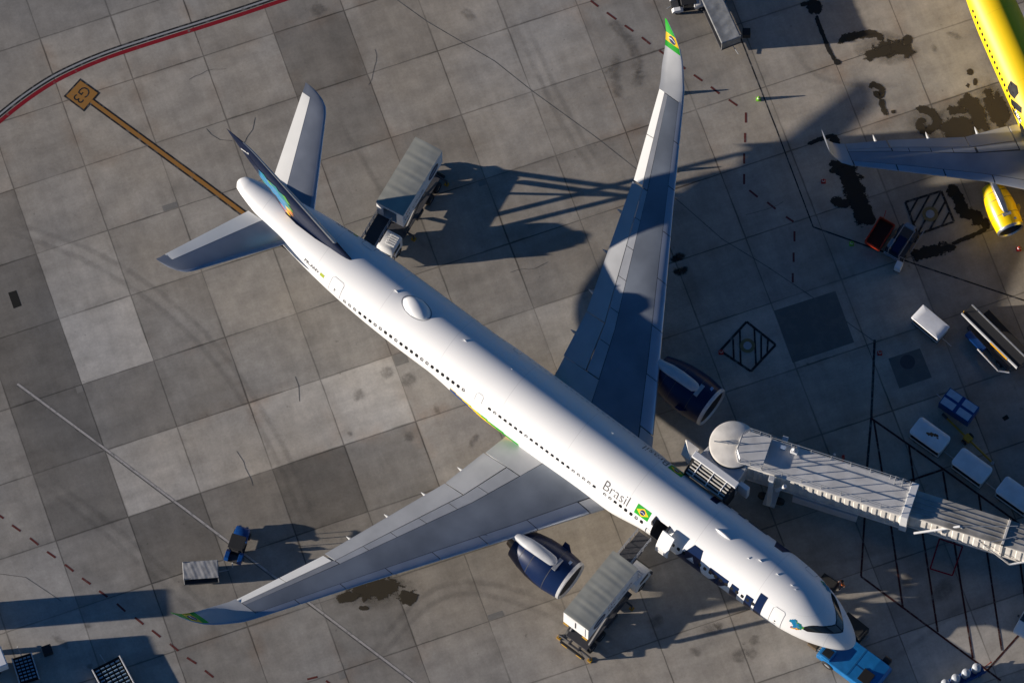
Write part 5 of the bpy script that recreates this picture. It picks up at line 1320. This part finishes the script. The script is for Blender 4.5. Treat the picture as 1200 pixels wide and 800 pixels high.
# aircraft tug under the nose
T = thing('pushback_tug', 'low bright blue pushback tug pressed under the nose of the white jet', 'tug', tuple(ac(-.35, -.2, 0)), HDG)
mb = MB(); pr = [(-2.75, .45), (-2.75, 1.15), (-2.3, 1.3), (1.6, 1.34), (2.55, 1.25), (2.75, 1.0), (2.75, .4)]
mb.loft([[(x, y, z) for x, z in pr] for y in (-1.42, 1.42)]); tb = mb.build('body', BLUE, T, bevel=.07)
mb = MB(); mb.span(.2, 2.2, -.2, -.16, 1.345, 1.352); mb.span(.2, .24, -1.3, 1.3, 1.346, 1.353); mb.build('hatch_seam', mat('dark_blue_seam', (.004, .05, .14), .5), tb)
mb = MB(); mb.span(1.05, 2.05, -1.05, .05, 1.345, 1.40); mb.build('radiator_grille', VOID, tb, bevel=.02)
mb = MB(); mb.span(-2.6, -1.5, -1.36, -.3, 1.32, 1.62); tc_ = mb.build('cab', BLUE, T, bevel=.06)
mb = MB(); mb.span(-2.4, -1.65, -1.2, -.5, 1.625, 1.64); mb.build('cab_roof_glass', GLASS, tc_)
mb = MB(); mb.span(-2.62, -2.605, -1.25, -.4, 1.38, 1.57); mb.build('windscreen', GLASS, tc_)
mb = MB(); mb.span(-2.6, -1.4, .5, 1.3, 1.30, 1.42); mb.build('side_deck', BLUE, T, bevel=.05)
for x in (-1.6, 1.5):
    for y in (-1.34, 1.34): wheel(T, x, y, .55, .36)
mb = MB(); mb.span(1.7, 2.3, 1.5, 2.0, .5, 1.2); mb.build('battery_box', BLACK, T, bevel=.04)
mb = MB(); mb.span(2.76, 2.95, -1.2, -.4, .5, .8); mb.build('rear_bumper', SYEL, T, bevel=.02)
mb = MB(); mb.tube((-2.7, 0, .5), (-5.2, .1, .5), .09, 8); mb.build('tow_arm', SYEL, T)
# dark steps and chocks round the nose wheel
def cabinet(name, label, cat, loc, rz, s, m):
    T = thing(name, label, cat, loc, rz)
    mb = MB(); mb.span(-s[0] / 2, s[0] / 2, -s[1] / 2, s[1] / 2, .18, s[2]); b = mb.build('casing', m, T, bevel=.04)
    mb = MB(); mb.span(-s[0] * .4, s[0] * .4, -s[1] * .4, s[1] * .4, s[2] + .002, s[2] + .03); mb.build('lid', m, b, bevel=.01)
    for x in (-s[0] * .35, s[0] * .35):
        for y in (-s[1] * .4, s[1] * .4): wheel(T, x, y, .14, .08)
    mb = MB(); mb.path([(s[0] / 2, -.2, .5), (s[0] / 2 + .35, -.2, .9), (s[0] / 2 + .35, .2, .9), (s[0] / 2, .2, .5)], .025); mb.build('push_handle', STEEL, T)
    return T
p = gp(1000, 736, .6); cabinet('ground_power_cart', 'dark wheeled ground power cart just off the windscreen side of the nose', 'power cart', (p.x, p.y, 0), radians(-40), (2.2, 1.3, 1.3), mat('soot_black_metal', (.03, .029, .026), .6))
p = gp(971, 684, .4); cabinet('tool_cart', 'dark tool cart in the shadow close behind the marshaller in orange', 'tool cart', (p.x, p.y, 0), radians(-35), (1.5, .9, .95), mat('soot_black_metal', (.03, .029, .026)))
p = gp(954, 755, .4); cabinet('chock_box', 'small brown box on wheels under the near side of the nose', 'box', (p.x, p.y, 0), radians(-38), (.9, .6, .6), mat('brown_box', (.11, .075, .04), .7))

# orange trailer and service tractor by the yellow wing
T = thing('open_trailer', 'open red-orange trailer with a dark load bed beside the service vehicle', 'trailer', (30.15, 9.1, 0), radians(58.8))
mb = MB(); mb.span(-1.2, 1.2, -.68, .68, .4, .5); bd = mb.build('load_bed', mat('dark_red_bed', (.09, .012, .006), .8), T)
for y in (-.68, .68): mb = MB(); mb.span(-1.25, 1.25, y - .04, y + .04, .4, 1.0); mb.build('side_board', ORANGE, T, bevel=.015)
for x in (-1.25, 1.25): mb = MB(); mb.span(x - .04, x + .04, -.64, .64, .4, .95); mb.build('end_board', ORANGE, T, bevel=.015)
mb = MB(); mb.tube((1.25, .4, .6), (1.95, .55, 1.0), .03); mb.build('drawbar', ORANGE, T)
for x in (-.7, .7):
    for y in (-.6, .6): wheel(T, x, y, .26, .16)
T = thing('service_vehicle', 'dark open-framed aircraft service vehicle with pale tubular rails', 'service vehicle', (31.95, 8.35, 0), radians(58))
mb = MB(); mb.span(-1.55, 1.5, -.8, .8, .45, .7); cs = mb.build('chassis', DGREY, T, bevel=.03)
mb = MB(); mb.span(-1.2, .3, -.36, .36, .7, 1.35); mb.build('tank', NAVY, T, bevel=.06)
mb = MB(); mb.span(.35, 1.4, -.7, .7, .7, 1.0); mb.build('engine_cover', DGREY, T, bevel=.05)
mb = MB(); mb.span(1.1, 1.5, -.45, .45, 1.3, 1.55); mb.build('head_box', MGREY, T, bevel=.05)
mb = MB(); mb.span(-1.0, -.2, .45, .85, .7, 1.1); mb.build('tool_locker', MGREY, T, bevel=.03)
for y in (-.5, .5): mb = MB(); mb.path([(-1.4, y, .7), (-1.4, y, 1.5), (1.2, y, 1.5), (1.2, y, .7)], .035); mb.build('tube_rail', MGREY, T)
mb = MB(); mb.path([(-1.6, -.75, .8), (-1.6, .75, .8), (-1.6, .75, 1.15), (-1.6, -.75, 1.15)], .04); mb.build('front_rail', MGREY, T)
mb = MB(); mb.path([(-.4, -1.05, .7), (1.9, -1.05, .9)], .03); mb.build('long_pole', MGREY, T)
for x in (-1.0, 1.0):
    for y in (-.78, .78): wheel(T, x, y, .34, .22)
p = gp(1053, 312, .6); cabinet('white_cabinet', 'small white two-tone cabinet on wheels in front of the service vehicle', 'cabinet', (p.x, p.y, 0), radians(65), (.7, .55, .95), WHITE)

# white van at the lower right edge
def van(label, loc, rz, L=5.0, Wd=1.9, H=1.95, m=WHITE):
    T = thing('white_van', label, 'van', loc, rz)
    mb = MB(); rings = []
    for x, z0, z1, w in ((-L / 2, .35, H - .1, .42), (-L / 2 + .12, .3, H, .47), (L / 2 - 1.7, .3, H, .48), (L / 2 - .95, .3, 1.35, .48), (L / 2 - .2, .32, 1.05, .46), (L / 2, .4, .8, .42)):
        w *= Wd; rings.append([(x, -w, z0), (x, -w, z1 * .55), (x, -w * .9, z1 - .06), (x, -w * .7, z1), (x, w * .7, z1), (x, w * .9, z1 - .06), (x, w, z1 * .55), (x, w, z0)])
    mb.loft(rings); b = mb.build('body', m, T, smooth=True)
    mb = MB(); mb.add([(L / 2 - 1.64, -.72, H - .03), (L / 2 - 1.64, .72, H - .03), (L / 2 - .92, .80, 1.36), (L / 2 - .92, -.80, 1.36)], [(0, 1, 2, 3)])
    o = mb.build('windscreen', GLASS, b); o.location.z = .03; o.location.x = .02
    for sd in (-1, 1):
        mb = MB(); mb.add([(-L / 2 + .4, sd * .48 * Wd, 1.15), (L / 2 - 1.5, sd * .48 * Wd, 1.15), (L / 2 - 1.75, sd * .452 * Wd, H - .22), (-L / 2 + .4, sd * .452 * Wd, H - .22)], [(0, 1, 2, 3)]); o = mb.build('side_window', GLASS, b); o.location.y = sd * .02
        mb = MB(); mb.span(L / 2 - .12, L / 2 - .02, sd * .6 - .16, sd * .6 + .16, .62, .78); mb.build('headlight', METAL, b, bevel=.02)
        mb = MB(); mb.span(L / 2 - 1.25, L / 2 - 1.1, sd * (Wd / 2 + .02), sd * (Wd / 2 + .18), 1.15, 1.35); mb.build('wing_mirror', DGREY, b, bevel=.02)
    for x in (-L / 2 + .95, L / 2 - .95):
        for y in (-Wd * .44, Wd * .44): wheel(T, x, y, .33, .22)
    return T
van('white van cut by the right edge in the lower right corner', (42.25, -23.2, 0), radians(-122))

# row of domed tanks on a trolley
a, b = gp(1106, 805, .6), gp(1147, 784, .6)
T = thing('tank_trolley', 'blue trolley carrying a row of four round-topped pale tanks at the bottom right', 'tank trolley', ((a.x + b.x) / 2, (a.y + b.y) / 2, 0), atan2(b.y - a.y, b.x - a.x))
mb = MB(); mb.span(-2.0, 2.0, -.45, .45, .28, .4); mb.build('trolley_bed', DBLUE, T, bevel=.02)
for i in range(4):
    x = -1.42 + i * .95
    mb = MB(); mb.lathe([(.4, .02), (.4, .34), (.45, .36), (1.15, .36), (1.3, .31), (1.4, .2), (1.43, .02)], (x, .12, 0), 'Z', 24); mb.build('tank', mat('tank_pale_paint', (.46, .49, .52), .4), T, smooth=True)
    mb = MB(); mb.span(x - .2, x + .2, -.42, -.3, .5, .95); mb.build('valve_box', DBLUE, T, bevel=.02)
railing(T, [(-2.0, -.45, .4), (2.0, -.45, .4)], .5, 'side_rail', .8, m=DBLUE)
for x in (-1.5, 1.5):
    for y in (-.4, .4): wheel(T, x, y, .16, .1)
mb = MB(); mb.tube((2.0, 0, .35), (2.9, .15, .3), .04); mb.build('tow_bar', ORANGE, T)

# roller dollies at the lower left
def roller_dolly(label, loc, rz, L, Wd, rows, cols, cat='dolly'):
    T = thing('roller_dolly', label, cat, loc, rz, 'roller deck dollies at the lower left')
    mb = MB(); mb.span(-L / 2, L / 2, -Wd / 2, Wd / 2, .32, .42); fr = mb.build('dolly_frame', VOID, T)
    PB = mat('pale_blue_roller', (.30, .42, .52), .45, .3)
    for r in range(rows):
        mb = MB(); y0 = -L / 2 + .15 + (L - .3) * (r + .5) / rows
        for c in range(cols): x0 = -Wd / 2 + .12 + (Wd - .24) * (c + .5) / cols; k = (Wd - .24) / cols * .36; mb.tube((y0, x0 - k, .47), (y0, x0 + k, .47), .075, 8)
        mb.build('roller_row', PB, T)
    for y in (-Wd / 2, Wd / 2): mb = MB(); mb.span(-L / 2, L / 2, y - .05, y + .05, .4, .62); mb.build('side_guide', LGREY, T, bevel=.015)
    for x in (-L * .35, L * .35):
        for y in (-Wd * .36, Wd * .36): wheel(T, x, y, .17, .12)
    mb = MB(); mb.tube((L / 2, 0, .36), (L / 2 + .9, .1, .3), .035); mb.build('tow_bar', STEEL, T)
    return T
roller_dolly('long roller dolly with pale blue rollers and white side guides at the bottom edge', (-31.55, -29.4, 0), radians(118), 4.4, 2.45, 13, 5)
roller_dolly('small square-grid roller dolly beside the white truck in the lower left corner', (-39.0, -27.95, 0), radians(108), 2.3, 1.6, 7, 4)
p = gp(55.5, 761.5, .35); mb = MB(); mb.span(-.38, .38, -.38, .38, .01, .62); o = mb.build('black_crate', BLACK, bevel=.03); o.location = (p.x, p.y, 0); o.rotation_euler = (0, 0, .35)
tag(o, 'small black crate standing between two long shadows at the lower left', 'crate')
# box trucks at the left edge, added to cast the long shadows; second one unseen
def box_truck(label, loc, rz, L, Wd, H):
    T = thing('box_truck', label, 'truck', loc, rz)
    mb = MB(); mb.span(-L / 2, L / 2 - 1.9, -Wd / 2, Wd / 2, .95, H); b = mb.build('cargo_box', WHITE, T, bevel=.04)
    mb = MB(); mb.span(-L / 2 + .1, L / 2 - 2.0, -Wd / 2 + .1, Wd / 2 - .1, H + .002, H + .04); mb.build('roof', CWH, b)
    mb = MB(); mb.span(-L / 2, L / 2, -.5, .5, .6, .93); mb.build('chassis', DGREY, T)
    mb = MB(); rings = [[(x, -w, .5), (x, -w, z), (x, w, z), (x, w, .5)] for x, z, w in ((L / 2 - 1.8, 2.2, Wd * .46), (L / 2 - .6, 2.2, Wd * .46), (L / 2 - .1, 1.3, Wd * .45), (L / 2, .6, Wd * .44))]
    mb.loft(rings); cb = mb.build('cab', WHITE, T, bevel=.05)
    mb = MB(); mb.add([(L / 2 - .58, -.95, 2.16), (L / 2 - .58, .95, 2.16), (L / 2 - .1, 1.0, 1.34), (L / 2 - .1, -1.0, 1.34)], [(0, 1, 2, 3)]); o = mb.build('windscreen', GLASS, cb); o.location.x = .03
    for x in (-L / 2 + 1.1, L / 2 - 1.0):
        for y in (-Wd * .42, Wd * .42): wheel(T, x, y, .45, .28)
    return T
box_truck('white box truck with only its rear corner showing in the lower left corner', (-43.6, -28.2, 0), radians(202), 6.2, 2.3, 2.1)
box_truck('unseen white box truck added outside the left edge to cast a long shadow across the apron', (-47.2, -23.9, 0), radians(185), 6.4, 2.35, 2.9)

# ------------------------------------------------------------------ cones and markers
def cone(label, u, v, m, h=.62):
    p = gp(u, v, .2); T = thing('traffic_cone', label, 'traffic cone', (p.x, p.y, 0), 0, 'marker cones on the apron')
    mb = MB(); mb.span(-.2, .2, -.2, .2, .004, .05); mb.build('base_plate', m, T, bevel=.02)
    mb = MB(); mb.lathe([(.05, .17), (h, .045), (h + .01, .01)], (0, 0, 0), 'Z', 18); cb = mb.build('cone_body', m, T, smooth=True)
    mb = MB(); mb.lathe([(h * .45, .125), (h * .62, .104)], (0, 0, 0), 'Z', 18); o = mb.build('reflective_sleeve', WHITE, cb, smooth=True); return T
cone('lime green cone out in the sun beyond the far wing tip', 889, 115.5, LIME, .68)
cone('lime green cone hidden beneath the green far wing tip', 799, 108.5, LIME, .68)
cone('lime green cone under the middle of the far wing', 790, 199, LIME, .68)
cone('lime green cone in the shade beside the red-orange trailer', 998, 285, LIME)
cone('red cone in the shade left of the wet trail by the yellow wing tip', 965, 212, REDC)
cone('red cone at the left corner of the hatched box ahead of the far engine', 845, 412, REDC)
cone('red cone beside the dark square manhole patch', 1031, 413, REDC)
cone('red cone in front of the yellow engine', 1194, 291, REDC)

# ------------------------------------------------------------------ people
def person(label, u, v, face, shirt, walk=0.0, cap=None):
    """One continuous skinned figure; clothing colours follow the body, hair or cap is a child."""
    p = gp(u, v, .9)
    V, Ed, Rr = [], [], []
    def add(co, r, par=None):
        V.append(co); Rr.append(r)
        if par is not None: Ed.append((par, len(V) - 1))
        return len(V) - 1
    pel = add((0, 0, .96), (.15, .12)); wa = add((0, 0, 1.12), (.14, .11), pel); ch = add((.01, 0, 1.33), (.17, .12), wa); nk = add((.01, 0, 1.48), (.065, .065), ch)
    hd = add((.03, 0, 1.60), (.085, .095), nk); add((.03, 0, 1.74), (.07, .08), hd)
    for sd in (-1, 1):
        st_ = walk * sd
        hp = add((0, sd * .10, .90), (.095, .095), pel); kn = add((.12 * max(st_, 0) + .28 * st_ * .5, sd * .11, .50), (.065, .065), hp); an = add((.28 * st_, sd * .11, .09), (.045, .045), kn); add((.28 * st_ + .17, sd * .12, .05), (.035, .03), an)
        sh = add((.01, sd * .19, 1.41), (.06, .06), ch); el = add((-.02 - .15 * st_, sd * .27, 1.13), (.045, .045), sh); wr = add((.10 - .3 * st_, sd * .27, .90), (.03, .03), el); hn = add((.13 - .3 * st_, sd * .27, .84), (.034, .02), wr)
        for k, (dx, ln) in enumerate(((-.03, .065), (-.01, .08), (.012, .075), (.032, .06))):
            f1 = add((.13 + dx - .3 * st_, sd * .27, .80), (.010, .010), hn); add((.13 + dx + .015 - .3 * st_, sd * .262, .80 - ln * .7), (.008, .008), f1)
        th = add((.175 - .3 * st_, sd * .25, .83), (.010, .010), hn); add((.19 - .3 * st_, sd * .245, .79), (.009, .009), th)
    me = bpy.data.meshes.new('person'); me.from_pydata(V, Ed, []); o = bpy.data.objects.new('person', me); COL.objects.link(o)
    sk = o.modifiers.new('skin', 'SKIN')
    for i, r in enumerate(Rr): me.skin_vertices[0].data[i].radius = r
    me.skin_vertices[0].data[0].use_root = True
    sb = o.modifiers.new('sub', 'SUBSURF'); sb.levels = sb.render_levels = 1
    bpy.context.view_layer.update()
    m2 = bpy.data.meshes.new_from_object(o.evaluated_get(bpy.context.evaluated_depsgraph_get()))
    o.modifiers.clear(); o.data = m2; bpy.data.meshes.remove(me)
    m2.materials.clear()
    for m in (SKIN, shirt, TROUS, BLACK): m2.materials.append(m)
    for f in m2.polygons:
        z = f.center.z; y = abs(f.center.y); f.use_smooth = True
        f.material_index = 3 if z < .10 else (2 if z < .93 and y < .21 else (1 if .93 <= z < 1.46 and not (y > .21 and z < 1.12) else 0))
    o.location = (p.x, p.y, 0); o.rotation_euler = (0, 0, face)
    tag(o, label, 'person')
    mb = MB(); mb.lathe([(1.66, .118), (1.74, .112), (1.80, .08), (1.82, .01)], (.025, 0, 0), 'Z', 16); mb.build('cap' if cap else 'hair', cap or BLACK, o, smooth=True)
    mb = MB(); mb.lathe([(-.02, .012), (.012, .02), (.04, .006)], (.128, 0, 1.62), 'X', 8); mb.build('nose', SKIN, o)
    for sd in (-1, 1): mb = MB(); mb.lathe([(-.012, .004), (0, .012), (.01, .004)], (.115, sd * .035, 1.655), 'X', 8); mb.build('eye', BLACK, o)
    return o
person('worker in an orange vest walking on the shaded side of the jet nose', 987, 684, radians(200), VEST, .6)
person('worker in a pale blue shirt and white helmet behind the bridge rail', 977, 536, radians(-20), SHIRT, .3, WHITE)
person('worker in a red shirt beside the pale-shirted worker behind the bridge', 988, 538, radians(160), REDSH, .2, REDC)
